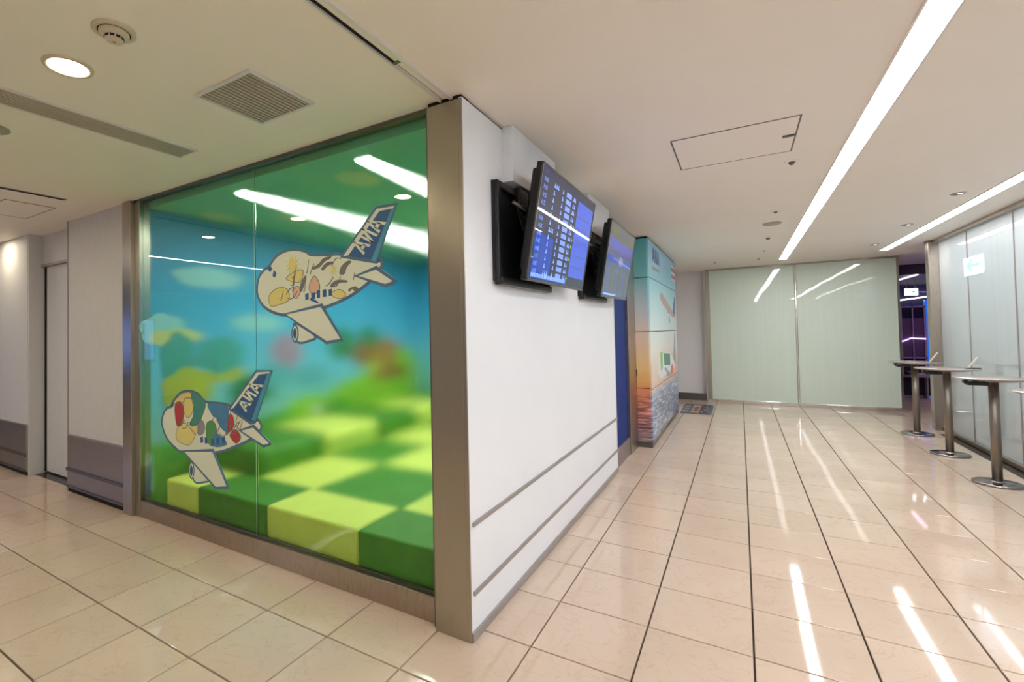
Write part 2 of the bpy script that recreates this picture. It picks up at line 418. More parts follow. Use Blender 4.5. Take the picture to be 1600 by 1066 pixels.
# printed pictures on the column's long side (flat print, 1 mm proud)
flat('print_navy', (.10, .12, .32)); flat('print_salmon', (.46, .34, .31)); flat('print_white', (.72, .74, .76)); flat('print_grass', (.25, .55, .12)); flat('print_red', (.62, .16, .12)); flat('print_grey', (.30, .36, .38)); flat('print_darkgreen', (.12, .26, .22))
PX0, PX1 = -.171, -.166
def sideprint(name, pts, m, par=pc, d=0): return MB().prism(pts, PX0, PX1 + d, 'x').obj(name, M[m], par)
def letterA(x, w): return [[(x, 0), (x + w * .22, 0), (x + w * .58, 1), (x + w * .38, 1)], [(x + w * .40, 1), (x + w * .60, 1), (x + w, 0), (x + w * .76, 0)], [(x + w * .2, .22), (x + w * .8, .22), (x + w * .74, .42), (x + w * .26, .42)]]
def letterN(x, w): return [[(x, 0), (x + w * .24, 0), (x + w * .24, 1), (x, 1)], [(x, 1), (x + w * .3, 1), (x + w, 0), (x + w * .7, 0)], [(x + w * .76, 0), (x + w, 0), (x + w, 1), (x + w * .76, 1)]]
def word_ana(): return [('A', letterA(0, .32)), ('N', letterN(.355, .26)), ('A', letterA(.655, .32))]
for ch, polys in word_ana():
    m = MB()
    for pl in polys: m.prism([(10.62 + a * 1.55, 5.36 + b * .42) for a, b in pl], PX0, PX1, 'x')
    m.obj('letter', M['print_navy'], pc)
def small_line(y0, y1, z, h, m, n):
    mb = MB(); rng = random.Random(n)
    y = y0
    while y < y1:
        w = rng.uniform(.05, .1); mb.box(PX0, PX1, y, y + w, z, z + h); y += w + .03
    return mb.obj('caption_line', M[m], pc, kind='stuff')
small_line(10.62, 12.0, 5.14, .07, 'print_grey', 3)
for k in range(5): small_line(15.35, 16.45, 5.68 - k * .13, .09, 'print_red' if k % 2 else 'print_white', 20 + k)
def jet(cy, cz, s, body, finc, tilt, up):
    t = math.radians(tilt)
    R = lambda p: (cy + s * (p[0] * math.cos(t) - p[1] * math.sin(t)), cz + s * (p[0] * math.sin(t) + p[1] * math.cos(t)))
    fus = [(-1.0, 0), (-.95, .055), (-.8, .085), (.5, .08), (.95, .05), (1, .02), (.6, -.045), (-.7, -.08), (-.94, -.055)]
    sideprint('printed_fuselage', [R(p) for p in fus], body)
    sideprint('printed_fin', [R(p) for p in [(.66, .06), (.93, .42), (1.0, .42), (.95, .04)]], finc, d=.002)
    sideprint('printed_wing', [R(p) for p in [(-.2, -.02), (.1, -.02), (.28, -.22), (.2, -.22)]], 'print_grey', d=.003)
    sideprint('printed_engine', [R(p) for p in [(-.14, -.1), (.04, -.1), (.04, -.16), (-.14, -.16)]], 'print_white', d=.004)
jet(14.1, 4.08, 2.0, 'print_salmon', 'print_navy', -10, 1)
# parked aircraft at the water's edge
sideprint('printed_fuselage', [(11.2, 2.35), (11.8, 2.62), (14.2, 2.5), (15.3, 2.2), (15.6, 1.9), (13.5, 1.85), (11.9, 1.75), (11.2, 1.95)], 'print_white')
sideprint('printed_patch', [(11.7, 2.6), (12.3, 2.6), (12.2, 2.1), (11.8, 2.0)], 'print_grass', d=.002)
sideprint('printed_patch', [(12.5, 2.55), (14.2, 2.46), (14.2, 2.05), (12.6, 2.15)], 'print_darkgreen', d=.002)
sideprint('printed_fin', [(15.2, 2.2), (15.7, 3.15), (15.95, 3.15), (15.9, 2.0)], 'print_grey', d=.002)
sideprint('printed_wing', [(12.6, 2.05), (13.0, 2.05), (14.3, 1.7), (13.7, 1.68)], 'print_grey', d=.004)
sideprint('printed_patch', [(14.4, 2.0), (14.9, 2.05), (14.9, 1.72), (14.5, 1.7)], 'print_red', d=.004)
# ---- far white wall and its base
wfar = thing('wall_far', 'pale beige wall between printed column and green frosted glass', 'wall', (0, 21, 0), kind='structure')
box(-1.4, .62, 20.8, 21.2, .32, ZC).obj('wall_face', mat('far_wall_paint', (.80, .78, .78), .6), wfar)
box(-1.4, .62, 20.76, 21.2, 0, .32).obj('baseboard_far', M['darksteel'], wfar)
box(.60, .68, 20.45, 21.2, 0, ZC).obj('edge_trim', M['trimwhite'], wfar)
box(-1.5, -1.0, 16.6, 21.0, 0, ZC).obj('side_return', M['beigewall'], wfar)

# ---- far frosted partition
w2 = thing('window_2', 'frosted green glass partition across the end of the corridor', 'window', (3.9, 20.4, 0), kind='structure')
for a, b in ((.84, 3.93), (4.01, 7.1)):
    box(a, b, 20.38, 20.42, .14, ZC - .07).obj('pane', M['frost'], w2)
box(.68, .84, 20.34, 20.46, 0, ZC - .02).obj('side_frame', M['steel'], w2)
box(3.935, 4.005, 20.33, 20.45, .1, ZC - .05).obj('mullion', M['chrome'], w2, bevel=.012)
box(7.1, 7.17, 20.34, 20.46, 0, ZC - .02).obj('side_frame', M['steel'], w2)
box(.68, 7.2, 20.32, 20.5, 0, .15).obj('bottom_rail', M['chrome'], w2, bevel=.015)
box(.68, 7.2, 20.33, 20.5, ZC - .07, ZC).obj('top_rail', M['bronze'], w2)
for (a, b) in ((1.15, 1.2), (2.62, 2.67)):
    box(a, b, 17.5, 17.9, ZC - .03, ZC).obj('ceiling_stop', M['rail'], w2)
# ---- right frosted partition
w3 = thing('window_3', 'long frosted glass partition running down the right side', 'window', (7.35, 3, 0), kind='structure')
ys = [16.55, 14.2, 11.5, 8.8, 6.1, 3.4, .7, -2, -4.7, -7.4, -10.1, -12.8, -14]
for a, b in zip(ys[:-1], ys[1:]):
    box(7.30, 7.345, b + .015, a - .015, .12, ZC - .1).obj('pane', M['frostblue'], w3)
    box(7.28, 7.35, b - .015, b + .015, .1, ZC - .08).obj('seam_profile', M['rail'], w3)
box(7.22, 7.42, -14, 16.5, 0, .12).obj('bottom_rail', M['bronze'], w3, bevel=.01)
box(7.18, 7.45, -14, 16.5, ZC - .1, ZC).obj('top_rail', M['bronze'], w3)
box(7.06, 7.30, 16.45, 16.75, 0, ZC - .02).obj('end_post', M['bronze'], w3, bevel=.01)
box(7.05, 7.31, 16.44, 16.76, ZC - .06, ZC).obj('post_cap', M['darksteel'], w3)
box(7.45, 7.6, -14, 16.7, 0, ZC).obj('backing', M['beigewall'], w3)

# ================================================================ PLAYROOM
w1 = thing('window_1', 'tall playroom window in a brushed steel frame', 'window', (-4.3, -.2, 0), kind='structure')
MB().box(-1.01, -.60, -.29, -.08, 0, ZC - .05).box(-.60, -.553, -.29, -.272, 0, ZC - .05).obj('corner_post', M['steel'], w1, bevel=.004)
box(-1.0, -.57, -.27, -.1, ZC - .05, ZC).obj('post_gap', M['matteblack'], w1)
box(-8.1, -7.78, -.27, -.0, 0, ZC - .02).obj('side_post', M['steel'], w1, bevel=.006)
box(-7.78, -7.60, -.2, -.0, 0, ZC - .02).obj('inner_jamb', M['steel'], w1, bevel=.004)
box(-1.06, -1.01, -.235, -.08, 0, ZC - .02).obj('inner_jamb', M['darksteel'], w1, bevel=.004)
box(-7.70, -1.01, -.19, -.10, 0, .30).obj('sill', M['bronze'], w1, bevel=.01)
box(-7.78, -1.01, -.20, -.08, ZC - .05, ZC).obj('head_frame', M['darksteel'], w1)
box(-7.62, -1.05, -.12, -.085, .30, .33).obj('glazing_bead', M['darksteel'], w1)
for a, b in ((-7.60, -4.295), (-4.28, -1.06)):
    o = box(a, b, -.155, -.13, .31, ZC - .05).obj('pane', M['pane'], w1)
    o.visible_shadow = True
    f = box(a, b, -.128, -.122, .31, ZC - .05).obj('window_film', M['film'], o)
box(-4.2905, -4.2845, -.157, -.153, .31, ZC - .05).obj('silicone_joint', mat('clear_joint', (.45, .62, .52), .2), w1)
# walls of the playroom
def muralmat():
    m = mat('mural_sky_print', (0, 0, 0), .5)
    ge = N(m, 'ShaderNodeNewGeometry'); sx = N(m, 'ShaderNodeSeparateXYZ'); Lk(m, ge.outputs['Position'], sx.inputs[0])
    mz = N(m, 'ShaderNodeMapRange'); mz.inputs['From Max'].default_value = 6 * S; Lk(m, sx.outputs['Z'], mz.inputs[0])
    r = ramp(m, [(0, (.12, .40, .03)), (.2, (.16, .48, .04)), (.235, (.24, .56, .52)), (.42, (.17, .54, .82)), (.62, (.06, .40, .72)), (.85, (.025, .30, .58)), (1, (.03, .28, .48))], mz.outputs[0])
    Lk(m, r.outputs[0], bsdf(m).inputs['Base Color']); return m
M['mural'] = muralmat()
M['playceil'] = mat('green_print_ceiling', (.22, .52, .32), .6); mottle(M['playceil'], (.20, .50, .31), (.24, .56, .36), 1, world=True)
wi = thing('wall_playroom_left', 'playroom side wall with sky, cloud and meadow mural', 'wall', (-7.7, 4, 0), kind='structure')
box(-7.78, -7.6, .0, 9.2, 0, 5.9).obj('wall_face', M['mural'], wi)
wb = thing('wall_playroom_back', 'playroom back wall with meadow mural', 'wall', (-4.2, 9.1, 0), kind='structure')
box(-7.6, -.78, 9.0, 9.2, 0, 5.9).obj('wall_face', M['mural'], wb)
wr = thing('wall_playroom_right', 'playroom wall behind the corridor panels', 'wall', (-.77, 4, 0), kind='structure')
box(-.79, -.76, -.08, 9.2, 0, 5.9).obj('wall_face', M['mural'], wr)
wc = thing('wall_playroom_ceiling', 'green printed playroom ceiling with cream clouds', 'ceiling', (-4.2, 4, 5.85), kind='structure')
box(-7.6, -.79, -.02, 9.0, 5.86, 5.98).obj('ceiling_board', M['playceil'], wc)
flat('cloud_cream', (.62, .62, .28)); flat('cloud_white', (.30, .60, .68)); flat('hill_lime', (.30, .58, .03)); flat('bush_dark', (.03, .22, .08)); flat('bush_brown', (.34, .14, .03)); flat('bush_orange', (.48, .20, .05)); flat('bush_yellow', (.50, .50, .06)); flat('blossom_pink', (.42, .26, .42)); flat('hill_mid', (.10, .40, .05)); flat('tree_teal', (.07, .36, .36)); flat('haze_blue', (.12, .42, .56))
def blob(cx, cy, rx, ry, lobes=7, seed=1):
    rng = random.Random(seed); n = 48; ph = rng.uniform(0, 6)
    return [(cx + rx * math.cos(a) * (1 + .13 * abs(math.sin(lobes * a / 2 + ph)) - .07), cy + ry * math.sin(a) * (1 + .16 * abs(math.sin(lobes * a / 2 + ph)) - .08)) for a in [2 * math.pi * k / n for k in range(n)]]
for cx, cy, rx, ry in ((-7.15, 1.25, .28, .45), (-6.0, 2.3, .3, .6), (-3.15, .98, .32, .38), (-3.9, 4.6, .4, .5), (-6.4, 5.2, .35, .6)):
    MB().prism(blob(cx, cy, rx, ry, 7, int(cx * 10)), 5.852, 5.861, 'z').obj('cloud_print', M['cloud_cream'], wc)
def mur(name, pts, m, k=0): MB().prism(pts, -7.601, -7.59 + .002 * k, 'x').obj(name, M[m], wi)
mur('cloud_print', blob(1.25, 4.62, .8, .22, 5, 1), 'cloud_white')
mur('cloud_print', blob(.25, 3.50, .45, .32, 6, 2), 'cloud_white')
mur('cloud_print', blob(.5, 3.36, .55, .16, 5, 3), 'cloud_cream', 1)
mur('cloud_print', blob(2.5, 3.66, .75, .2, 7, 4), 'cloud_white')
mur('hill_print', [(4.3, .9), (4.3, 1.5), (5.0, 1.9), (6.0, 2.15), (7.4, 2.35), (9.0, 2.5), (9.0, .9)], 'hill_lime')
mur('hill_print', [(0.2, .9), (0.2, 1.2), (1.5, 1.32), (3, 1.5), (4.2, 1.62), (5.5, 1.5), (5.5, .9)], 'hill_mid', 1)
mur('hill_print', blob(4.0, 1.5, .7, .28, 5, 8), 'hill_lime', 2)
for k, (y, z, ry, rz, m) in enumerate([(.55, 2.9, .35, .55, 'tree_teal'), (.75, 2.3, .55, .42, 'bush_yellow'), (1.6, 2.55, .5, .2, 'bush_yellow'), (1.5, 2.95, .55, .4, 'tree_teal'), (2.3, 2.1, .6, .35, 'bush_dark'),
        (3.3, 2.95, .5, .45, 'blossom_pink'), (4.1, 2.3, .6, .3, 'haze_blue'), (2.9, 2.4, .5, .3, 'haze_blue'), (5.3, 3.1, .5, .45, 'bush_dark'), (6.5, 3.1, .5, .5, 'bush_dark'), (6.2, 2.75, .45, .35, 'bush_brown'), (7.4, 2.65, .75, .55, 'bush_orange'), (7.0, 2.15, .45, .28, 'bush_brown'), (8.3, 2.5, .5, .4, 'hill_lime'), (6.7, 2.35, .4, .22, 'bush_yellow'), (7.9, 2.1, .6, .2, 'bush_brown')]):
    mur('bush_print', blob(y, z, ry, rz, 6, k + 11), m, 3 + k * .2)
MB().prism(blob(-5.2, 2.6, 1.0, .5, 6, 3), 8.99, 9.0, 'y').obj('bush_print', M['bush_orange'], wb)
MB().prism(blob(-3, 2.2, 1.6, .8, 6, 4), 8.985, 9.0, 'y').obj('hill_print', M['hill_lime'], wb)
so = thing('wall_socket', 'small white socket box low on the mural wall above the tier', 'socket', (-7.55, 4.25, .83), kind=None)
box(-7.59, -7.50, 4.12, 4.38, 1.26, 1.52).obj('socket_box', M['trimwhite'], so, bevel=.02)
# foam blocks
names = {0: 'first', 1: 'second', 2: 'third', 3: 'fourth', 4: 'fifth'}
def foamblock(b, c, bev, label, grp):
    t = thing('foam_block', label, 'foam block', ((b[0] + b[1]) / 2, (b[2] + b[3]) / 2, b[4]), group=grp)
    box(b[0], b[1] - .005, b[2], b[3] - .005, b[4], b[5]).obj('cushion', M['foam_' + c], t, bevel=bev, seg=5)
    return t
fr = [(-6.98, -6.0, 'light'), (-6.0, -4.2, 'dark'), (-4.2, -2.37, 'light'), (-2.37, -.80, 'dark')]
fl = ['light green foam block at the left end of the front row', 'dark green foam block in the front row, left of the glass joint',
      'light green foam block in the front row, right of the glass joint', 'dark green foam block at the right end of the front row by the steel post']
for (a, b, c), l in zip(fr, fl): foamblock((a, b, -.05, .9, .0, .77), c, .045, l, 'foam blocks along the window')
rows = [(.9, 2.72), (2.72, 4.54), (4.54, 6.36), (6.36, 8.18), (8.18, 8.98)]
cols = [(-5.6, -4.16), (-4.16, -2.34), (-2.34, -.80)]
cn = ['beside the raised tier', 'in the middle column', 'in the right column']
for r_, (y0, y1) in enumerate(rows):
    for c_, (x0, x1) in enumerate(cols):
        c = 'light' if (r_ + c_) % 2 == 0 else 'dark'
        foamblock((x0, x1, y0, y1, 0, .75), c, .02, '%s green foam square %s, %s row behind the front' % (c, cn[c_], names[r_]), 'flat foam squares of the play floor')
    c = 'dark' if r_ % 2 == 0 else 'light'
    foamblock((-7.58, -5.6, y0, y1, 0, 1.25), c, .22, '%s green rounded tier block under the mural, %s from the window' % (c, names[r_]), 'raised tier blocks along the mural wall')
# playroom light lines
def linear(name, x0, x1, y0, y1, z, m, label, grp, tw=.02):
    t = thing(name, label, 'light', ((x0 + x1) / 2, (y0 + y1) / 2, z), group=grp)
    box(x0, x1, y0, y1, z - .012, z + .01).obj('diffuser', m, t)
    box(x0 - tw, x0, y0, y1, z - .018, z + .01).obj('trim', M['ceilpanel'], t)
    box(x1, x1 + tw, y0, y1, z - .018, z + .01).obj('trim', M['trimwhite'], t)
    return t
linear('linear_light', -5.40, -5.14, .35, 8.4, 5.86, M['playlight'], 'bright ceiling light line in the playroom, nearer the mural wall', 'playroom light lines')
linear('linear_light', -2.62, -2.36, .32, 8.4, 5.86, M['playlight'], 'bright ceiling light line in the playroom, nearer the steel post', 'playroom light lines')

# ---- aeroplane decals stuck on the outside of the glass
PLANE_A={"fus":[[-4.224,4.087],[-4.179,4.244],[-4.056,4.348],[-3.953,4.384],[-3.884,4.445],[-3.783,4.524],[-3.602,4.583],[-3.381,4.588],[-3.167,4.537],[-3.049,4.476],[-2.733,4.444],[-2.472,4.423],[-1.923,4.277],[-1.838,4.291],[-1.799,4.231],[-1.841,4.168],[-1.952,4.092],[-2.027,4.011],[-2.363,3.847],[-2.802,3.728],[-3.212,3.671],[-3.617,3.654],[-3.879,3.707],[-4.081,3.806],[-4.201,3.948]],"tail":[[-2.473,4.393],[-1.874,4.953],[-1.566,4.948],[-1.899,4.269]],"white":[[-2.451,4.391],[-2.353,4.397],[-1.826,4.902],[-1.606,4.906],[-1.587,4.931],[-1.867,4.938]],"cyan":[[-1.636,4.903],[-1.578,4.925],[-1.899,4.274],[-1.972,4.289]],"base":[[-2.095,4.374],[-1.705,4.757],[-2.311,4.505],[-1.97,4.874]],"wing":[[-3.601,3.664],[-2.858,3.761],[-2.48,3.285],[-2.768,3.247]],"nac":[[-3.414,3.518],[-3.216,3.46],[-2.981,3.33],[-3.099,3.275],[-3.341,3.26]],"noz":[[-3.389,3.504],[-3.344,3.462],[-3.327,3.381],[-3.346,3.3],[-3.393,3.26],[-3.436,3.301],[-3.454,3.383],[-3.434,3.464]],"noz2":[[-3.39,3.463],[-3.366,3.431],[-3.357,3.382],[-3.367,3.333],[-3.393,3.301],[-3.417,3.333],[-3.426,3.383],[-3.415,3.432]],"stab":[[-2.228,4.113],[-1.889,4.191],[-1.596,4.008],[-1.62,3.982],[-1.749,3.954]],"win1":[[-3.97,4.352],[-3.909,4.398],[-3.869,4.35],[-3.92,4.302]],"win2":[[-3.864,4.242],[-3.829,4.324],[-3.78,4.28],[-3.811,4.216]],"w1":[[-3.177,3.934],[-3.111,3.947],[-3.113,3.857],[-3.173,3.845]],"w2":[[-3.058,3.938],[-2.985,3.944],[-2.986,3.856],[-3.054,3.854]],"w3":[[-2.946,3.972],[-2.889,3.975],[-2.891,3.866],[-2.948,3.863]],"w4":[[-2.837,3.972],[-2.769,3.976],[-2.771,3.873],[-2.836,3.873]],"w5":[[-2.724,3.969],[-2.663,3.973],[-2.665,3.884],[-2.723,3.881]],"w6":[[-3.059,3.875],[-2.915,3.805],[-2.944,3.792],[-3.089,3.845]],"star":[[-3.431,4.37,0.149]],"star2":[[-2.625,4.226,0.098]],"pa":[[-3.561,4.196],[-3.386,4.269],[-3.217,4.272],[-3.281,4.111],[-3.514,4.149]],"pb":[[-3.405,4.033],[-3.312,4.049],[-3.283,3.962],[-3.361,3.88],[-3.423,3.927]],"pc":[[-3.085,4.076],[-2.995,4.174],[-2.91,4.084],[-2.897,3.98],[-3.0,3.924],[-3.087,3.971]],"pd":[[-3.942,3.956],[-3.741,4.055],[-3.547,4.021],[-3.518,3.867],[-3.712,3.811],[-3.911,3.798]],"pe":[[-2.658,3.924],[-2.521,3.956],[-2.415,3.889],[-2.496,3.834],[-2.632,3.862]],"sa":[[-3.023,4.291],[-2.905,4.332],[-2.818,4.397],[-2.683,4.414],[-2.692,4.39],[-2.791,4.359],[-2.892,4.29],[-3.008,4.269]],"sb":[[-2.849,4.265],[-2.763,4.33],[-2.651,4.34],[-2.651,4.313],[-2.735,4.296],[-2.821,4.242]],"sc":[[-2.517,4.166],[-2.489,4.254],[-2.381,4.32],[-2.315,4.308],[-2.395,4.246],[-2.437,4.16]],"sd":[[-2.684,4.027],[-2.573,4.08],[-2.412,4.068],[-2.399,4.047],[-2.546,4.048],[-2.657,3.995]],"se":[[-2.361,3.946],[-2.256,3.978],[-2.193,3.935],[-2.245,3.909],[-2.296,3.951],[-2.348,3.921]],"sf":[[-3.282,4.004],[-3.25,4.108],[-3.173,4.188],[-3.19,4.083],[-3.252,3.981]]}
PLANE_B={"fus":[[-6.921,1.803],[-6.856,1.99],[-6.737,2.089],[-6.619,2.123],[-6.572,2.19],[-6.48,2.272],[-6.32,2.381],[-6.077,2.431],[-5.8,2.396],[-5.575,2.276],[-5.257,2.272],[-4.915,2.248],[-4.382,2.063],[-4.246,2.085],[-4.163,2.016],[-4.181,1.928],[-4.317,1.828],[-4.456,1.748],[-4.814,1.609],[-5.306,1.461],[-6.22,1.361],[-6.489,1.41],[-6.765,1.559]],"tail":[[-4.923,2.202],[-4.252,2.816],[-3.905,2.826],[-4.297,2.048],[-4.4,2.018]],"white":[[-4.909,2.189],[-4.812,2.228],[-4.195,2.768],[-3.944,2.799],[-3.95,2.82],[-4.242,2.803]],"cyan":[[-3.993,2.798],[-3.912,2.808],[-4.28,2.067],[-4.375,2.068]],"base":[[-4.509,2.175],[-4.077,2.627],[-4.728,2.267],[-4.347,2.695]],"wing":[[-6.22,1.383],[-5.365,1.494],[-4.97,0.953],[-5.294,0.891]],"nac":[[-6.005,1.215],[-5.815,1.184],[-5.49,1.002],[-5.612,0.941],[-5.902,0.907]],"noz":[[-5.983,1.217],[-5.928,1.181],[-5.908,1.091],[-5.93,0.996],[-5.974,0.943],[-6.033,0.981],[-6.053,1.071],[-6.031,1.167]],"noz2":[[-5.984,1.169],[-5.954,1.141],[-5.942,1.086],[-5.956,1.024],[-5.982,0.991],[-6.011,1.016],[-6.023,1.075],[-6.01,1.133]],"stab":[[-4.665,1.883],[-4.332,1.98],[-3.938,1.755],[-4.101,1.699]],"win1":[[-6.619,2.123],[-6.572,2.19],[-6.517,2.181],[-6.564,2.109]],"w1":[[-5.726,1.664],[-5.656,1.695],[-5.644,1.596],[-5.715,1.574]],"w2":[[-5.603,1.677],[-5.534,1.695],[-5.523,1.59],[-5.592,1.577]],"w3":[[-5.422,1.671],[-5.351,1.69],[-5.344,1.585],[-5.415,1.573]],"w4":[[-5.284,1.697],[-5.206,1.717],[-5.196,1.606],[-5.274,1.593]],"w5":[[-5.129,1.724],[-5.053,1.744],[-5.043,1.641],[-5.119,1.624]],"star":[[-7.39,3.214,0.0]],"star2":[[-7.39,3.214,0.0]],"pa":[[-6.526,2.193],[-6.321,2.344],[-6.034,2.409],[-5.95,2.302],[-6.166,2.302],[-6.255,2.21]],"pb":[[-6.188,2.276],[-6.035,2.317],[-5.929,2.267],[-5.917,2.133],[-6.017,2.003],[-6.126,1.975],[-6.212,2.088]],"pc":[[-6.481,2.17],[-6.367,2.228],[-6.255,2.197],[-6.213,2.038],[-6.259,1.885],[-6.416,1.796],[-6.483,1.993]],"pd":[[-6.417,1.758],[-6.171,1.867],[-5.998,1.784],[-5.872,1.698],[-6.044,1.509],[-6.263,1.51],[-6.441,1.567]],"pe":[[-5.991,2.411],[-5.801,2.372],[-5.575,2.252],[-5.639,2.08],[-5.786,1.888],[-6.04,1.854],[-5.91,2.06]],"sa":[[-5.539,1.921],[-5.379,1.97],[-5.282,1.873],[-5.266,1.594],[-5.463,1.572],[-5.561,1.728]],"sb":[[-5.495,2.246],[-5.065,2.25],[-4.953,2.2],[-5.012,2.012],[-5.299,2.035],[-5.417,2.097]],"sc":[[-5.259,2.132],[-4.954,2.131],[-4.921,1.859],[-5.033,1.826],[-5.222,1.948]],"sd":[[-4.955,2.062],[-4.862,2.115],[-4.808,1.983],[-4.884,1.863],[-4.977,1.843]],"se":[[-4.921,1.791],[-4.773,1.884],[-4.649,1.784],[-4.74,1.674],[-4.849,1.707]],"sf":[[-5.998,1.808],[-5.786,1.876],[-5.745,1.783],[-5.893,1.708]],"sg":[[-5.786,1.876],[-5.681,1.957],[-5.6,1.868],[-5.643,1.744],[-5.788,1.706]],"sh":[[-5.342,1.773],[-5.11,1.726],[-5.017,1.621],[-5.344,1.562]]}

def poly_smooth(pts, k=4):
    out = []; n = len(pts)
    for i in range(n):
        p0, p1, p2, p3 = [Vector(pts[(i + d) % n]) for d in (-1, 0, 1, 2)]
        for s in range(k):
            t = s / k
            out.append(tuple(.5 * ((2 * p1) + (-p0 + p2) * t + (2 * p0 - 5 * p1 + 4 * p2 - p3) * t * t + (-p0 + 3 * p1 - 3 * p2 + p3) * t ** 3)))
    return out
def outline(pts, w):
    """ring-shaped outline polygons around pts, half-width w"""
    n = len(pts); quads = []
    A = sum(pts[i][0] * pts[(i + 1) % n][1] - pts[(i + 1) % n][0] * pts[i][1] for i in range(n)); sg = 1 if A > 0 else -1
    ins, outs = [], []
    for i in range(n):
        p, a, b = Vector(pts[i]), Vector(pts[i - 1]), Vector(pts[(i + 1) % n])
        d1 = (p - a).normalized(); d2 = (b - p).normalized(); nn = Vector((d1.y + d2.y, -d1.x - d2.x))
        nn = nn.normalized() * sg; m = max(.5, nn.dot(Vector((d1.y, -d1.x)) * sg)); ww = min(w / m, w * 1.6)
        ins.append(tuple(p - nn * ww)); outs.append(tuple(p + nn * ww))
    return [[ins[i], outs[i], outs[(i + 1) % n], ins[(i + 1) % n]] for i in range(n)]
YD = -.157
def plane_decal(D, label, patches):
    cx = sum(p[0] for p in D['fus']) / len(D['fus']); cz = min(p[1] for p in D['wing'])
    t = thing('airplane_decal', label, 'decal', (cx, YD, cz), group='cartoon aeroplane stickers on the window')
    def put(name, polys, m, lvl, par=t, smooth=False):
        mb = MB()
        for pl in polys: mb.prism(poly_smooth(pl) if smooth else pl, YD - .0015 * lvl, YD, 'y')
        return mb.obj(name, M[m], par)
    def part(name, pts, m, lvl, smooth=False, w=.022):
        q = poly_smooth(pts) if smooth else pts
        o = put(name, [q], m, lvl)
        mb = MB()
        for qd in outline(q, w): mb.prism(qd, YD - .0015 * (lvl + .5), YD, 'y')
        mb.obj('outline', M['decal_outline'], o)
        return o
    fus = part('fuselage', D['fus'], 'decal_body', 1, True)
    strokes = MB()
    for k, (key, m) in enumerate(patches):
        mb = MB().prism(poly_smooth(D[key]), YD - .0015 * (2.0 + .15 * k), YD, 'y'); cp = mb.obj('colour_patch', M[m], fus)
        for qd in outline(poly_smooth(D[key]), .004): strokes.prism(qd, YD - .0015 * 3.9, YD, 'y')
    fx = [p[0] for p in D['fus']]; fz = [p[1] for p in D['fus']]; fw = max(fx) - min(fx); fh = max(fz) - min(fz); rg = random.Random(int(cx * -10))
    for q in range(16):
        u = rg.uniform(.2, .8); a0 = min(fx) + u * fw; b0_ = min(fz) + fh * (.25 + .33 * u + rg.uniform(-.1, .26)); L_ = rg.uniform(.04, .1) * fw; an = rg.uniform(.2, 1.3); bw = rg.uniform(-.04, .04) * fw
        ln = [(a0 + L_ * k_ / 6 * math.cos(an) , b0_ + L_ * k_ / 6 * math.sin(an) + bw * math.sin(math.pi * k_ / 6)) for k_ in range(7)]
        strokes.prism(ln + [(x_ + .006, z_ - .012) for x_, z_ in ln[::-1]], YD - .0015 * 3.9, YD, 'y')
    so_ = strokes.obj('ink_strokes', M['decal_olive'], fus); so_['kind'] = 'stuff'
    for key in ('win1', 'win2', 'w1', 'w2', 'w3', 'w4', 'w5', 'w6'):
        if key in D: MB().prism(D[key], YD - .0015 * 4.0, YD, 'y').obj('window_print', M['decal_blue'], fus)
    for key in ('star', 'star2'):
        x, z, r = D[key][0]
        if r > .01:
            mb = MB(); pts = []
            for i in range(24):
                a = math.pi * i / 12; rr = r if i % 2 == 0 else r * (.45 if key == 'star' else .22); pts.append((x + rr * math.cos(a), z + rr * math.sin(a)))
            mb.prism(pts, YD - .0015 * 3.6, YD, 'y').obj('star_print', M['decal_yellow'], fus)
    tail = part('tail_fin', D['tail'], 'decal_blue', 5)
    put('fin_stripe', [D['white']], 'decal_body', 6, tail); put('fin_edge', [D['cyan']], 'decal_cyan', 6, tail)
    b0, b1, u0, u1 = [Vector(p) for p in D['base']]
    def W(a, b): 
        p = b0.lerp(b1, a); q = u0.lerp(u1, a); return tuple(p.lerp(q, b))
    for ch, polys in word_ana():
        mb = MB()
        for pl in polys:
            if ch == 'N': pl = [(.355 + .615 - a, b) for a, b in pl]      # seen from behind the lettering
            mb.prism([W(a, b) for a, b in pl], YD - .0015 * 7, YD, 'y')
        mb.obj('letter', M['decal_body'], tail)
    eng = part('engine', D['nac'], 'decal_body', 5, True, .016)
    part_n = part('engine_intake', D['noz'], 'decal_body', 6, True, .012)
    put('intake_hole', [D['noz2']], 'decal_blue', 8, part_n, True)
    part('wing', D['wing'], 'decal_body', 9)
    part('tailplane', D['stab'], 'decal_body', 8)
plane_decal(PLANE_A, 'larger white cartoon aeroplane sticker with stars and mirrored lettering, high on the glass',
            [('pa', 'decal_yellow'), ('pb', 'decal_peach'), ('pc', 'decal_peach'), ('pd', 'decal_yellow'), ('pe', 'decal_yellow'), ('sa', 'decal_olive'), ('sb', 'decal_olive'), ('sc', 'decal_olive'), ('sd', 'decal_olive'), ('se', 'decal_olive'), ('sf', 'decal_olive')])
plane_decal(PLANE_B, 'smaller multicoloured cartoon aeroplane sticker, low at the left of the glass',
            [('pa', 'decal_yellow'), ('pe', 'decal_teal'), ('pc', 'decal_red'), ('pb', 'decal_yellow'), ('pd', 'decal_yellow'), ('sb', 'decal_sky'), ('sc', 'decal_sky'), ('sa', 'decal_green'), ('sd', 'decal_red'), ('se', 'decal_red'), ('sf', 'decal_yellow'), ('sg', 'decal_lilac'), ('sh', 'decal_sky')])

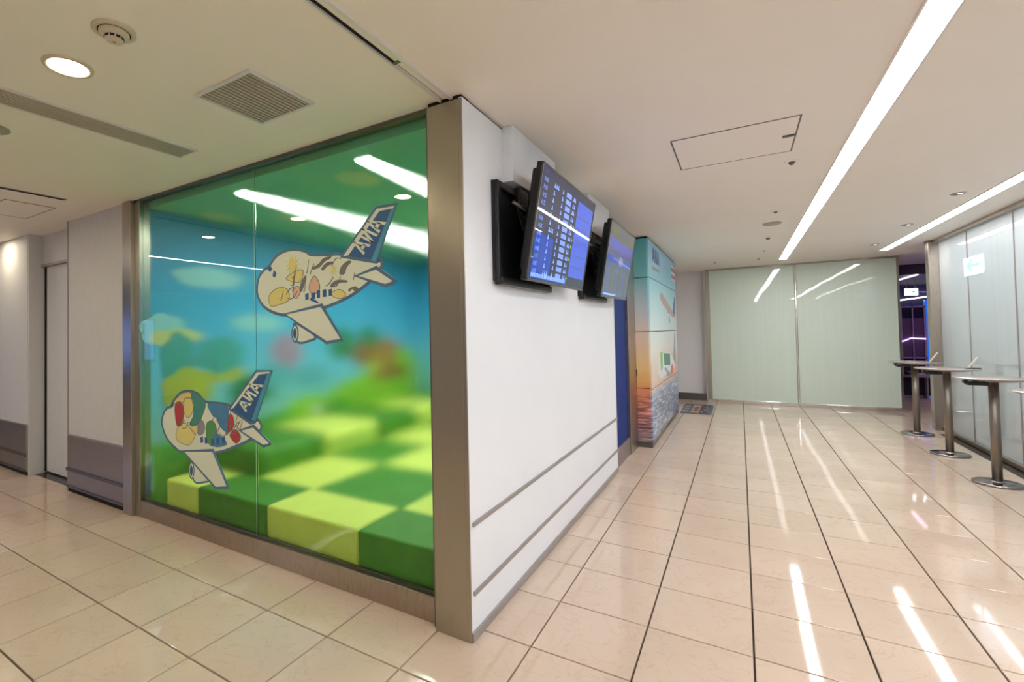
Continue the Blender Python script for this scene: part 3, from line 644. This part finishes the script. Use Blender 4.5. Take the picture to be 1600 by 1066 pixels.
# ================================================================ CEILING FITTINGS
linear('linear_light', 3.335, 3.575, -13, 18.4, ZC, M['linear'], 'long white ceiling light line down the middle of the corridor', 'corridor light lines')
linear('linear_light', 6.225, 6.455, -13, 18.1, ZC, M['linear'], 'long white ceiling light line close to the right glass partition', 'corridor light lines')
linear('linear_light', -14.1, -13.85, -13, -3.6, ZC, M['linear'], 'white ceiling light line out at the left passage', 'passage light line')
# access panels
def access(x0, x1, y0, y1, label, latch):
    t = thing('ceiling_access_panel', label, 'hatch', ((x0 + x1) / 2, (y0 + y1) / 2, ZC))
    w = .02
    mb = MB().box(x0, x1, y0, y0 + w, ZC - .006, ZC).box(x0, x1, y1 - w, y1, ZC - .006, ZC).box(x0, x0 + w, y0, y1, ZC - .006, ZC).box(x1 - w, x1, y0, y1, ZC - .006, ZC)
    mb.obj('frame_joint', M['darksteel'], t)
    box(x0 + w, x1 - w, y0 + w, y1 - w, ZC - .004, ZC).obj('hatch_board', M['ceilpanel'], t)
    box(*latch, ZC - .02, ZC).obj('latch', M['darksteel'], t)
access(1.21, 2.70, 2.61, 4.09, 'large square ceiling hatch left of the middle light line', (2.54, 2.69, 3.30, 3.36))
access(-11.05, -9.55, -1.64, -.83, 'small ceiling hatch above the left beige wall', (-10.9, -10.82, -1.66, -1.55))
# square grille
def grille(x0, x1, y0, y1, n, name, label, along_x, grp=None, w=.035, slat=None):
    t = thing(name, label, 'vent', ((x0 + x1) / 2, (y0 + y1) / 2, ZC))
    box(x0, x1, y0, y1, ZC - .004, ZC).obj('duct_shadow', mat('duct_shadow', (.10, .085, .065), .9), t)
    for b in ((x0 - w, x1 + w, y0 - w, y0), (x0 - w, x1 + w, y1, y1 + w), (x0 - w, x0, y0, y1), (x1, x1 + w, y0, y1)):
        box(*b, ZC - .03, ZC).obj('frame_bar', M['trimwhite'] if slat is None else M[slat], t, bevel=.006)
    sp = ((x1 - x0) if not along_x else (y1 - y0)) / n
    for k in range(n):
        c = (x0 if not along_x else y0) + sp * (k + .5)
        b = (c - sp * .27, c + sp * .27, y0, y1) if not along_x else (x0, x1, c - sp * .27, c + sp * .27)
        box(*b, ZC - .026, ZC - .004).obj('slat', M['vent'], t)
    return t
M['vent'] = mat('vent_paint', (.50, .44, .35), .5)
grille(-2.93, -2.07, -1.88, -1.07, 15, 'ceiling_vent', 'square slatted ceiling vent above the playroom glass', False)
t = thing('line_vent', 'long narrow slatted ceiling vent above the left passage', 'vent', (-4.66, -5, ZC))
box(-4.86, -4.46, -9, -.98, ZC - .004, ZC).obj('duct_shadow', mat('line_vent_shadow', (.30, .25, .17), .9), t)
for b in ((-4.89, -4.86, -9, -.96), (-4.46, -4.43, -9, -.96)): box(*b, ZC - .02, ZC).obj('edge_trim', M['trimwhite'], t)
for k in range(9): box(-4.855 + k * .0445, -4.855 + k * .0445 + .028, -9, -.99, ZC - .018, ZC - .004).obj('slat', M['vent'], t)
t = thing('slot_vent', 'thin black slot diffuser near the left beige wall', 'vent', (-8.7, -2.5, ZC))
box(-8.78, -8.66, -6, -.97, ZC - .008, ZC).obj('slot_frame', M['rail'], t)
for x in (-8.76, -8.71): box(x, x + .03, -6, -.99, ZC - .012, ZC - .008).obj('slot', M['matteblack'], t)
# downlights
M['ringpaint'] = mat('downlight_ring', (.62, .52, .36), .4)
def downlight(x, y, label, r=.16, lamp='downlamp', grp='round downlights'):
    t = thing('downlight', label, 'light', (x, y, ZC), group=grp)
    MB().lathe(x, y, [(r * 1.3, ZC), (r * 1.28, ZC - .015), (r * 1.05, ZC - .02), (r, ZC - .008), (r, ZC)]).obj('trim_ring', M['ringpaint'], t)
    MB().cyl(x, y, ZC - .01, ZC - .004, r * .99).obj('lamp', M[lamp], t)
    return t
downlight(-3.44, -2.91, 'bright round downlight over the left floor beside the smoke detector')
downlight(-6.40, -2.95, 'round downlight outside the left edge, first past the bright one')
downlight(-9.80, -2.95, 'round downlight outside the left edge, second past the bright one')
downlight(-14.2, -.75, 'round downlight washing the far left beige wall')
downlight(-9.8, -6.5, 'round downlight behind the viewer, further left')
downlight(-3.44, -6.5, 'round downlight behind the viewer')
t = thing('smoke_detector', 'round cream smoke detector next to the bright downlight', 'detector', (-2.49, -2.93, ZC))
cx, cy = -2.49, -2.93
M['cream'] = mat('cream_plastic', (.62, .54, .40), .4)
MB().lathe(cx, cy, [(.165, ZC), (.165, ZC - .012), (.125, ZC - .022), (.122, ZC - .012)]).obj('mounting_ring', M['cream'], t)
MB().lathe(cx, cy, [(.115, ZC), (.115, ZC - .035), (.10, ZC - .05), (.075, ZC - .055), (.07, ZC - .085), (.05, ZC - .098), (0.001, ZC - .10)]).obj('housing', M['cream'], t)
MB().lathe(cx, cy, [(.126, ZC - .012), (.126, ZC - .02), (.113, ZC - .02), (.113, ZC - .012)]).obj('ring_gap', M['matteblack'], t)
for k in range(10):
    a = 2 * math.pi * k / 10; mb = MB()
    pts = [(cx + r * math.cos(a + d), cy + r * math.sin(a + d)) for r, d in ((.0705, -.22), (.0755, -.22), (.0755, .22), (.0705, .22))]
    mb.prism(pts, ZC - .08, ZC - .058, 'z').obj('sensor_slot', M['matteblack'], t)
MB().cyl(cx, cy, ZC - .103, ZC - .098, .014, n=16).obj('indicator', mat('amber_indicator', (.5, .3, .05), .4), t)
t = thing('ceiling_speaker', 'round flat ceiling disc at the left edge of the picture', 'speaker', (-5.8, -2.84, ZC))
MB().lathe(-5.8, -2.84, [(.18, ZC), (.18, ZC - .015), (.15, ZC - .03), (.001, ZC - .03)]).obj('cover', mat('speaker_grille', (.36, .32, .25), .6), t)
def sprinkler(x, y, label, r=.1, drop=.06, col='darksteel'):
    t = thing('ceiling_sensor', label, 'sensor', (x, y, ZC))
    MB().lathe(x, y, [(r, ZC), (r, ZC - .008), (r * .6, ZC - .02), (r * .45, ZC - .012)]).obj('flange', M['ceilpanel'], t)
    MB().lathe(x, y, [(r * .42, ZC), (r * .42, ZC - drop * .6), (r * .2, ZC - drop), (.001, ZC - drop)], 20).obj('sensor_head', M[col], t)
sprinkler(2.74, 4.67, 'small recessed ceiling sensor just beyond the large hatch')
sprinkler(2.73, 8.62, 'small ceiling sensor before the flat disc', .09, .05)
sprinkler(2.74, 12.46, 'small ceiling sensor beyond the flat disc', .13, .07)
sprinkler(2.74, 15.29, 'tiny ceiling sensor nearest the end partition', .06, .05)
t = thing('ceiling_disc', 'flat round grey beige disc on the corridor ceiling left of the light line', 'speaker', (2.73, 10.15, ZC))
MB().lathe(2.73, 10.15, [(.20, ZC), (.20, ZC - .02), (.17, ZC - .035), (.001, ZC - .035)]).obj('cover', mat('disc_cover', (.42, .36, .28), .6), t)
for x, y, l in ((5.79, 9.1, 'small spotlight between the light lines, nearest the viewer'), (5.78, 12.64, 'small spotlight between the light lines, middle one'), (5.77, 16.3, 'small spotlight between the light lines, farthest one')):
    t = thing('spotlight', l, 'light', (x, y, ZC), group='small spotlights between the light lines')
    MB().lathe(x, y, [(.12, ZC), (.12, ZC - .01), (.09, ZC - .02), (.085, ZC - .008)]).obj('trim_ring', M['rail'], t)
    MB().cyl(x, y, ZC - .008, ZC - .003, .084).obj('recess', M['darksteel'], t)
    MB().cyl(x + .02, y - .03, ZC - .02, ZC - .006, .035, n=16).obj('lamp', M['dimlamp'], t)

# ================================================================ MONITORS
def rodr(v, k, a): return v * math.cos(a) + k.cross(v) * math.sin(a) + k * (k.dot(v)) * (1 - math.cos(a))
def mon_rot(yaw, tilt, roll):
    r, u, n = Vector((0, 1, 0)), Vector((0, 0, 1)), Vector((1, 0, 0))
    r, u = rodr(r, n, roll), rodr(u, n, roll)
    u, n = rodr(u, r, tilt), rodr(n, r, tilt)
    z = Vector((0, 0, 1)); r, u, n = rodr(r, z, yaw), rodr(u, z, yaw), rodr(n, z, yaw)
    return Matrix((r, -n, u)).transposed()
MW, MH = 2.6, 2.6 * 9 / 16
M['bezel'] = mat('grey_bezel', (.10, .10, .105), .3)
def scr(name, c, e): M[name] = mat(name, (.01, .01, .012), .4, coat=.55, coat_r=.02, spec=.1, emit=c, es=e)
scr('scr_dark', (.02, .025, .06), .5); scr('scr_blue', (.05, .12, .70), .5); scr('scr_light', (.08, .12, .28), .45)
scr('scr_mid', (.01, .05, .35), .6)
scr('scr_text', (.20, .36, 1.0), .75); scr('scr_badge', (.20, .32, 1.0), .55); scr('scr_green', (.30, .50, .04), .5); scr('scr_grey', (.10, .11, .06), .5); scr('scr_grey2', (.07, .10, .19), .5); scr('scr_violet', (.08, .09, .32), .5); scr('scr_pale', (.22, .24, .45), .5)
def text_mesh(s, h):
    cu = bpy.data.curves.new('t', 'FONT'); cu.body = s; cu.size = h * S * 1.4; cu.resolution_u = 1
    ob = bpy.data.objects.new('t', cu); COL.objects.link(ob); bpy.context.view_layer.update()
    me = bpy.data.meshes.new_from_object(ob.evaluated_get(bpy.context.evaluated_depsgraph_get()))
    bpy.data.objects.remove(ob); bpy.data.curves.remove(cu)
    return me
def text(s, x, z, h, m, par, y, name='text'):
    """text in the local x-z plane facing -y"""
    me = text_mesh(s, h); me.name = name
    for v in me.vertices: v.co = Vector((v.co.x * .85 + x * S, y * S, v.co.y + z * S))
    me.materials.clear(); me.materials.append(M[m])
    o = bpy.data.objects.new(name, me); COL.objects.link(o); reg(o, par); return o
def monitor(cy, cz, cx, ang, label, board):
    t = thing('monitor', label, 'monitor', (cx, cy, cz), mon_rot(*ang), 'flight monitors on the white wall')
    w, h = MW / 2, MH / 2
    body = box(-w, w, .012, .09, -h, h).obj('housing', M['black'], t, bevel=.01, local=True)
    box(-w + .05, w - .05, .09, .16, -h + .12, h - .06).obj('back_cover', M['black'], t, bevel=.03, local=True)
    box(-.7, .7, .16, .20, -h + .35, .45).obj('rear_box', M['black'], t, bevel=.02, local=True)
    mb = MB(); b = .022
    mb.box(-w, w, 0, .02, h - b, h).box(-w, w, 0, .02, -h, -h + b * 1.5).box(-w, -w + b, 0, .02, -h, h).box(w - b, w, 0, .02, -h, h)
    mb.obj('bezel', M['bezel'], t, local=True)
    s = box(-w + b, w - b, .006, .02, -h + b * 1.5, h - b).obj('screen', M['scr_dark'] if board else M['scr_grey2'], t, local=True)
    def rect(u0, u1, v0, v1, m, name, lv=1):
        return box(-w + u0 * 2 * w, -w + u1 * 2 * w, .006 - .001 * lv, .007, -h + v0 * 2 * h, -h + v1 * 2 * h).obj(name, M[m], s, local=True)
    if board:
        rect(.03, .30, .04, .42, 'scr_mid', 'blue_band')
        rect(.64, .975, .12, .90, 'scr_blue', 'advert_area')
        rect(.03, .62, .03, .085, 'scr_mid', 'ticker_band')
        rng = random.Random(5)
        times = ['10:15', '10:20', '10:25', '10:25', '10:30', '10:30', '10:35', '10:40', '10:45', '10:45', '11:05', '10:55', '10:55']
        text('10:11', -w + .05 * 2 * w, -h + .935 * 2 * h, .05, 'scr_blue', s, .004, 'clock_text')
        for k, tm_ in enumerate(times):
            v = .875 - k * .0655
            X = lambda u: -w + u * 2 * w
            Z = -h + v * 2 * h - .02
            text(tm_, X(.045), Z, .055, 'scr_green' if k == 10 else 'scr_text', s, .004, 'time_text')
            mb = MB()
            for u, n_ in ((.20, 1 + (k % 6 == 0) * 2), (.34, 1), (.54, 2)):
                for q in range(n_):
                    a = X(u) + q * .07; mb.box(a, a + .05, .0045, .007, Z, Z + .02); mb.box(a + .015, a + .035, .0045, .007, Z + .02, Z + .055)
            mb.obj('row_marks', M['scr_text'], s, local=True, kind='stuff')
            box(X(.41), X(.50), .004, .007, Z - .005, Z + .06).obj('badge', M['scr_badge'], s, local=True, bevel=.0)
            if k in (4, 6, 9, 12, 7):
                MB().prism([(X(.605), Z), (X(.605), Z + .055), (X(.63), Z + .027)], .004, .007, 'y').obj('arrow_mark', M['scr_green'], s, local=True)
        mb = MB(); a = X(.04)
        while a < X(.60):
            q = rng.uniform(.02, .05); mb.box(a, a + q, .004, .006, -h + .04 * 2 * h, -h + .075 * 2 * h); a += q + .015
        mb.obj('ticker_text', M['scr_text'], s, local=True, kind='stuff')
        for v in (.22, .34, .5, .62, .74):
            mb = MB(); a = X(.67)
            while a < X(.9): q = rng.uniform(.02, .06); mb.box(a, a + q, .0042, .0055, -h + v * 2 * h, -h + (v + .018) * 2 * h); a += q + .02
            mb.obj('advert_caption', M['scr_violet'], s, local=True, kind='stuff')
    else:
        rect(.03, .97, .80, .975, 'scr_grey', 'top_band')
        rect(.03, .97, .62, .80, 'scr_violet', 'title_band')
        rect(.35, .75, .87, .92, 'scr_grey2', 'title_text')
        for k in range(2): rect(.1, .9, .74 - k * .04, .755 - k * .04, 'scr_blue', 'header_line')
        rect(.03, .97, .48, .56, 'scr_mid', 'picture_band')
        MB().prism(blob(.05, .05, .22, .1, 6, 5), .004, .006, 'y').obj('picture_spot', M['scr_pale'], s, local=True)
        for k in range(6): rect(.08 + .15 * k, .15 + .15 * k, .08, .42, 'scr_light' if k % 2 == 0 else 'scr_grey', 'column_band')
        rect(.05, .5, .035, .06, 'scr_text', 'ticker_band')
    return t
monitor(2.053, 4.724, -.128, (.010, .178, .011), 'nearer wall monitor showing the blue departures list', True)
monitor(5.753, 4.726, -.119, (.016, .170, .015), 'farther wall monitor showing a greyish map page', False)
def mount(y0, label):
    t = thing('monitor_mount', label, 'wall mount', (-.53, y0 + .9, 3.95), group='black monitor wall mounts')
    box(-.56, -.52, y0, y0 + 1.86, 3.98, 5.22).obj('back_plate', M['black'], t)
    for b in ((y0, y0 + .09, 3.98, 5.22), (y0 + 1.77, y0 + 1.86, 3.98, 5.22)): box(-.52, -.47, *b).obj('side_rail', M['black'], t, bevel=.01)
    box(-.52, -.47, y0 + .09, y0 + 1.77, 5.13, 5.22).obj('top_rail', M['black'], t, bevel=.01)
    box(-.55, -.44, y0 + .02, y0 + 1.86, 3.93, 4.03).obj('bottom_bar', M['black'], t, bevel=.02)
    box(-.52, -.42, y0 + .58, y0 + .9, 5.0, 5.25).obj('cable_box', M['black'], t, bevel=.02)
    for yy, zz in ((y0 + .85, 4.95), (y0 + 1.45, 4.95)):
        MB().tube([(-.50, yy - .35, zz + .1), (-.36, yy - .05, zz), (-.30, yy + .15, zz - .12)], .035).obj('swing_arm', M['darksteel'], t)
    box(-.47, -.43, y0 + .8, y0 + 1.75, 4.4, 4.95).obj('vesa_bracket', M['black'], t, bevel=.02)
    MB().tube([(-.47, y0 + .62, 5.02), (-.42, y0 + .70, 4.86), (-.36, y0 + .78, 4.72), (-.33, y0 + .9, 4.8)], .014, 6).obj('cable', M['black'], t)
    MB().tube([(-.47, y0 + .55, 5.05), (-.41, y0 + .66, 4.7), (-.37, y0 + .8, 4.5), (-.33, y0 + .95, 4.55)], .012, 6).obj('cable', M['black'], t)
mount(.44, 'black wall mount behind the nearer monitor'); mount(4.1, 'black wall mount behind the farther monitor')
for y0, l in ((.79, 'white boxed cable cover above the nearer monitor'), (4.5, 'white boxed cable cover above the farther monitor')):
    t = thing('cable_cover', l, 'cable cover', (-.48, y0 + .8, 5.27))
    box(-.56, -.41, y0, y0 + 1.7, 5.275, ZC - .005).obj('cover_box', M['white'], t, bevel=.006)

# ================================================================ STANDING TABLES
M['tabletop'] = mat('grey_brown_tabletop', (.34, .28, .25), .25, coat=.5, coat_r=.1)
M['pole'] = steel('table_pole_steel', (.27, .23, .19), (.31, .27, .23), (.4, .48), st=(60, 60, 1))
M['basesteel'] = mat('polished_base_steel', (.36, .34, .33), .16, 1)
TL = ['round standing table farthest down the corridor', 'second farthest round standing table, with a card stand', 'round standing table nearest the viewer with its whole base in view', 'round standing table cut off by the right edge']
for k, (x, y) in enumerate([(6.42, 15.42), (6.40, 12.62), (6.385, 9.86), (6.37, 7.1)]):
    t = thing('standing_table', TL[k], 'table', (x, y, 0), group='round standing tables along the right glass')
    MB().lathe(x, y, [(.001, 2.13), (.34, 2.13), (.58, 2.185), (.60, 2.197), (.60, 2.205), (.595, 2.21), (.001, 2.21)], 64).obj('tabletop', M['tabletop'], t)
    MB().cyl(x, y, .05, 2.13, .078, n=40).obj('pole', M['pole'], t)
    MB().lathe(x, y, [(.001, .0), (.37, .0), (.375, .012), (.37, .04), (.35, .05), (.001, .055)], 64).obj('base', M['basesteel'], t)
    MB().lathe(x, y, [(.11, .055), (.105, .075), (.078, .08)], 32).obj('collar', M['basesteel'], t)
    box(x - .46, x - .14, y - .30, y - .12, 2.06, 2.135).obj('outlet_box', M['black'], t, bevel=.01)
    box(x - .50, x - .44, y - .27, y - .15, 2.10, 2.16).obj('outlet_clip', M['black'], t)
M['card'] = mat('paper_card', (.55, .50, .44), .5)
for (x, y), l in (((6.83, 15.3), 'small card stand on the farthest standing table'), ((6.86, 12.55), 'small card stand on the second farthest standing table')):
    t = thing('card_stand', l, 'sign', (x, y, 2.21))
    box(x - .12, x + .12, y - .08, y + .08, 2.21, 2.23).obj('foot', M['black'], t, bevel=.005)
    MB().prism([(x - .10, 2.23), (x - .085, 2.23), (x + .085, 2.50), (x + .07, 2.50)], y - .07, y + .07, 'y').obj('card', M['card'], t)

# ================================================================ FLOOR STICKER
t = thing('floor_sticker', 'dark blue printed sticker on the floor at the end of the corridor', 'sticker', (.3, 17.8, 0))
box(-.15, .94, 16.55, 19.2, 0, .008).obj('sticker_sheet', M['print_navy'] if 0 else flat('sticker_navy', (.02, .03, .09), .25), t)
box(.82, .925, 16.6, 19.15, .008, .010).obj('blue_edge', flat('sticker_blue', (.02, .10, .25), .25), t)
box(.2, .5, 16.75, 18.9, .008, .010).obj('orange_frame', flat('sticker_orange', (.55, .28, .13), .3), t)
box(.27, .43, 17.2, 18.5, .010, .012).obj('dark_picture', flat('sticker_dark', (.08, .05, .07), .3), t)
for k, (x, y, w, d) in enumerate([(-.1, 17.0, .22, .35), (-.1, 17.7, .22, .3), (-.1, 18.3, .22, .3), (.55, 17.0, .06, .3), (.62, 17.6, .05, .3), (.54, 18.5, .2, .15), (.68, 17.2, .12, 1.3)]):
    box(x, x + w, y, y + d, .008, .010).obj('print_mark', flat('sticker_mark%d' % (k > 5), (.35, .32, .34) if k < 6 else (.16, .12, .16), .3), t)

# ================================================================ GUIDE SIGN AND SIGN REFLECTION
M['signwhite'] = emis('lit_sign_face', (.75, .85, 1), 1.6); M['signcyan'] = emis('lit_sign_arrow', (.01, .35, .55), .45)
def arrow(cx, cz, s, d):   # d=+1 points to +a
    return [(cx - d * s, cz + s * .09), (cx + d * s * .35, cz + s * .09), (cx + d * s * .05, cz + s * .42), (cx + d * s * .28, cz + s * .42), (cx + d * s, cz), (cx + d * s * .28, cz - s * .42), (cx + d * s * .05, cz - s * .42), (cx + d * s * .35, cz - s * .09), (cx - d * s, cz - s * .09)]
t = thing('guide_sign', 'lit white guide sign with cyan arrow hanging in the dark far hall', 'sign', (8.95, 27, 4.7))
sx, sz = 8.93, 4.90
box(sx - .24, sx + .24, 26.95, 27.1, sz - .17, sz + .17).obj('sign_box', M['rail'], t)
box(sx - .235, sx + .235, 26.93, 26.95, sz - .165, sz + .165).obj('lit_face', M['signwhite'], t)
MB().prism(arrow(sx, sz, .15, 1), 26.92, 26.93, 'y').obj('arrow_symbol', M['signcyan'], t)
for dx in (-.15, .15): box(sx + dx - .01, sx + dx + .01, 27.0, 27.03, sz + .17, ZC).obj('hanger_rod', M['rail'], t)
t = thing('sign_reflection', 'glowing plate imitating the reflection of a cyan arrow sign on the right glass', 'sign', (7.28, 13.8, 4.6))  # glowing plate put on the pane in place of a sign's mirror image
box(7.27, 7.298, 13.22, 14.38, 4.65, 5.14).obj('lit_face', emis('reflected_sign_face', (.66, .80, 1), .9), t, bevel=.008)
MB().prism(arrow(13.75, 4.9, .42, 1), 7.262, 7.27, 'x').obj('arrow_symbol', emis('reflected_sign_arrow', (.30, .62, .80), .75), t)

# ================================================================ FAR HALL
M['hallwall'] = mat('dark_blue_hall_wall', (.03, .035, .10), .3, coat=.3)
wall('wall_hall_back', (5, 26, 33.8, 34, 0, ZC), M['hallwall'], 'dark blue back wall of the far hall')
wall('wall_hall_left', (5.0, 5.2, 20.5, 34, 0, ZC), M['hallwall'], 'dark side wall of the far hall behind the green partition')
wall('wall_hall_right', (25.8, 26, 16.8, 34, 0, ZC), M['hallwall'], 'dark right wall of the far hall')
wall('wall_hall_front', (7.6, 26, 16.5, 16.8, 0, ZC), M['hallwall'], 'dark wall behind the right glass partition')
t = thing('hall_bulkhead', 'dark violet ceiling bulkhead over the far hall', 'bulkhead', (12, 28, 5.5), kind='structure')
box(5.2, 25.8, 24.5, 33.8, 5.55, ZC).obj('bulkhead_box', mat('violet_bulkhead', (.06, .04, .10), .4), t)
M['violet'] = emis('violet_tube', (.55, .32, .9), 1.8); M['pinkline'] = emis('pink_light_line', (.95, .65, .85), 1.6); M['blueglow'] = emis('blue_tube', (.06, .25, .9), 1.2)
t = thing('hall_light_line', 'pinkish ceiling light line in the far hall', 'light', (9, 27, 5.5)); box(8.55, 8.67, 24.6, 33, 5.52, 5.56).obj('diffuser', M['pinkline'], t)
t = thing('hall_line_reflection', 'thin glowing tube imitating a white reflection across the far hall wall', 'light', (9, 33, 4.7)); MB().tube([(8.3, 32.9, 4.55), (14.5, 32.9, 5.35)], .035).obj('tube', emis('reflected_white_line', (1, .9, .95), 2.0), t)  # emissive tube stands in for a reflected white line in the hall
t = thing('display_cabinet', 'tall glazed cabinet with pinkish frame and dark top panes in the far hall', 'cabinet', (9.5, 30, 0))
M['pinkframe'] = mat('mauve_frame', (.36, .27, .34), .4); M['darkpane'] = mat('dark_pane', (.02, .02, .035), .1); M['mauvepane'] = mat('mauve_pane', (.13, .08, .13), .2, coat=.6)
X0, X1 = 9.1, 10.1
box(X0, X1, 30.02, 30.6, 0, 4.3).obj('cabinet_body', M['hallwall'], t)
for x in (X0, (X0 + X1) / 2 - .03, X1 - .08): box(x, x + (.08 if x != (X0 + X1) / 2 - .03 else .05), 29.94, 30.02, 0, 4.3).obj('frame_post', M['pinkframe'], t)
for z in (4.22, 1.55, 0): box(X0, X1, 29.94, 30.02, z, z + .08).obj('frame_rail', M['pinkframe'], t)
for a, b in ((X0 + .08, 9.57), (9.62, X1 - .08)):
    box(a, b, 29.98, 30.02, 3.65, 4.22).obj('dark_pane', M['darkpane'], t); box(a, b, 29.98, 30.02, 1.63, 3.65).obj('mauve_pane', M['mauvepane'], t); box(a, b, 29.98, 30.02, .08, 1.55).obj('lower_pane', M['darkpane'], t)
MB().tube([(X0 + .05, 29.9, 2.45), (9.5, 29.9, 2.62), (X1 - .05, 29.9, 2.58)], .03).obj('neon_tube', M['violet'], t)
t = thing('blue_display_wall', 'glowing blue panel beside the far cabinet', 'panel', (10.5, 30.3, 0))
box(10.15, 11.6, 30.2, 30.5, 0, 4.6).obj('panel_board', mat('blue_gloss_panel', (.02, .12, .40), .2, emit=(.01, .10, .45), es=.5), t)
box(10.75, 10.80, 30.14, 30.2, .2, 4.4).obj('blue_tube', M['blueglow'], t)
t = thing('hall_bench', 'low dark counter at the foot of the far cabinet', 'bench', (9.2, 26, 0))
box(8.0, 10.0, 25.2, 26.0, .95, 1.08).obj('bench_top', M['pinkframe'], t); 
for x in (8.1, 8.95, 9.8): box(x, x + .06, 25.3, 25.9, 0, .95).obj('leg', M['pinkframe'], t)
box(8.16, 9.8, 25.6, 25.66, .1, .95).obj('front_board', M['darkpane'], t)
MB().cyl(8.3, 25.1, 1.08, 1.22, .12).obj('round_knob', M['black'], t)
# purple hall lighting: an unseen lamp bar under the bulkhead
t = thing('hall_lamp', 'violet lamp bar in the far hall', 'light', (13, 27, 5.5)); box(12, 16, 26.8, 27.2, 5.5, 5.55).obj('lamp_face', emis('violet_lamp', (.5, .35, 1.0), FARL), t)

# ---- lit advertising screen far down the left passage (its blue glow shows in the steel posts)
t = thing('advert_screen', 'blue lit advertising screen far down the left passage', 'screen', (-22.5, -6.8, 2))
box(-22.6, -22.4, -8.2, -5.4, 2.2, 4.3).obj('housing', M['black'], t, bevel=.02)
box(-22.4, -22.38, -8.1, -5.5, 2.3, 4.2).obj('lit_face', emis('blue_advert_face', (.22, .38, 1.0), 1.0), t)
box(-22.6, -22.4, -6.9, -6.7, 0, 2.2).obj('stand', M['darksteel'], t)
t = thing('hall_fill_lamp', 'unseen pinkish fill lamp added just inside the far hall', 'light', (12, 22.5, ZC - .05))  # added out of sight to brighten the hall floor and ceiling near the gap
box(10.5, 13.5, 22.2, 22.8, ZC - .05, ZC).obj('lamp_face', emis('pinkish_fill', (1, .78, .88), 6.0), t)
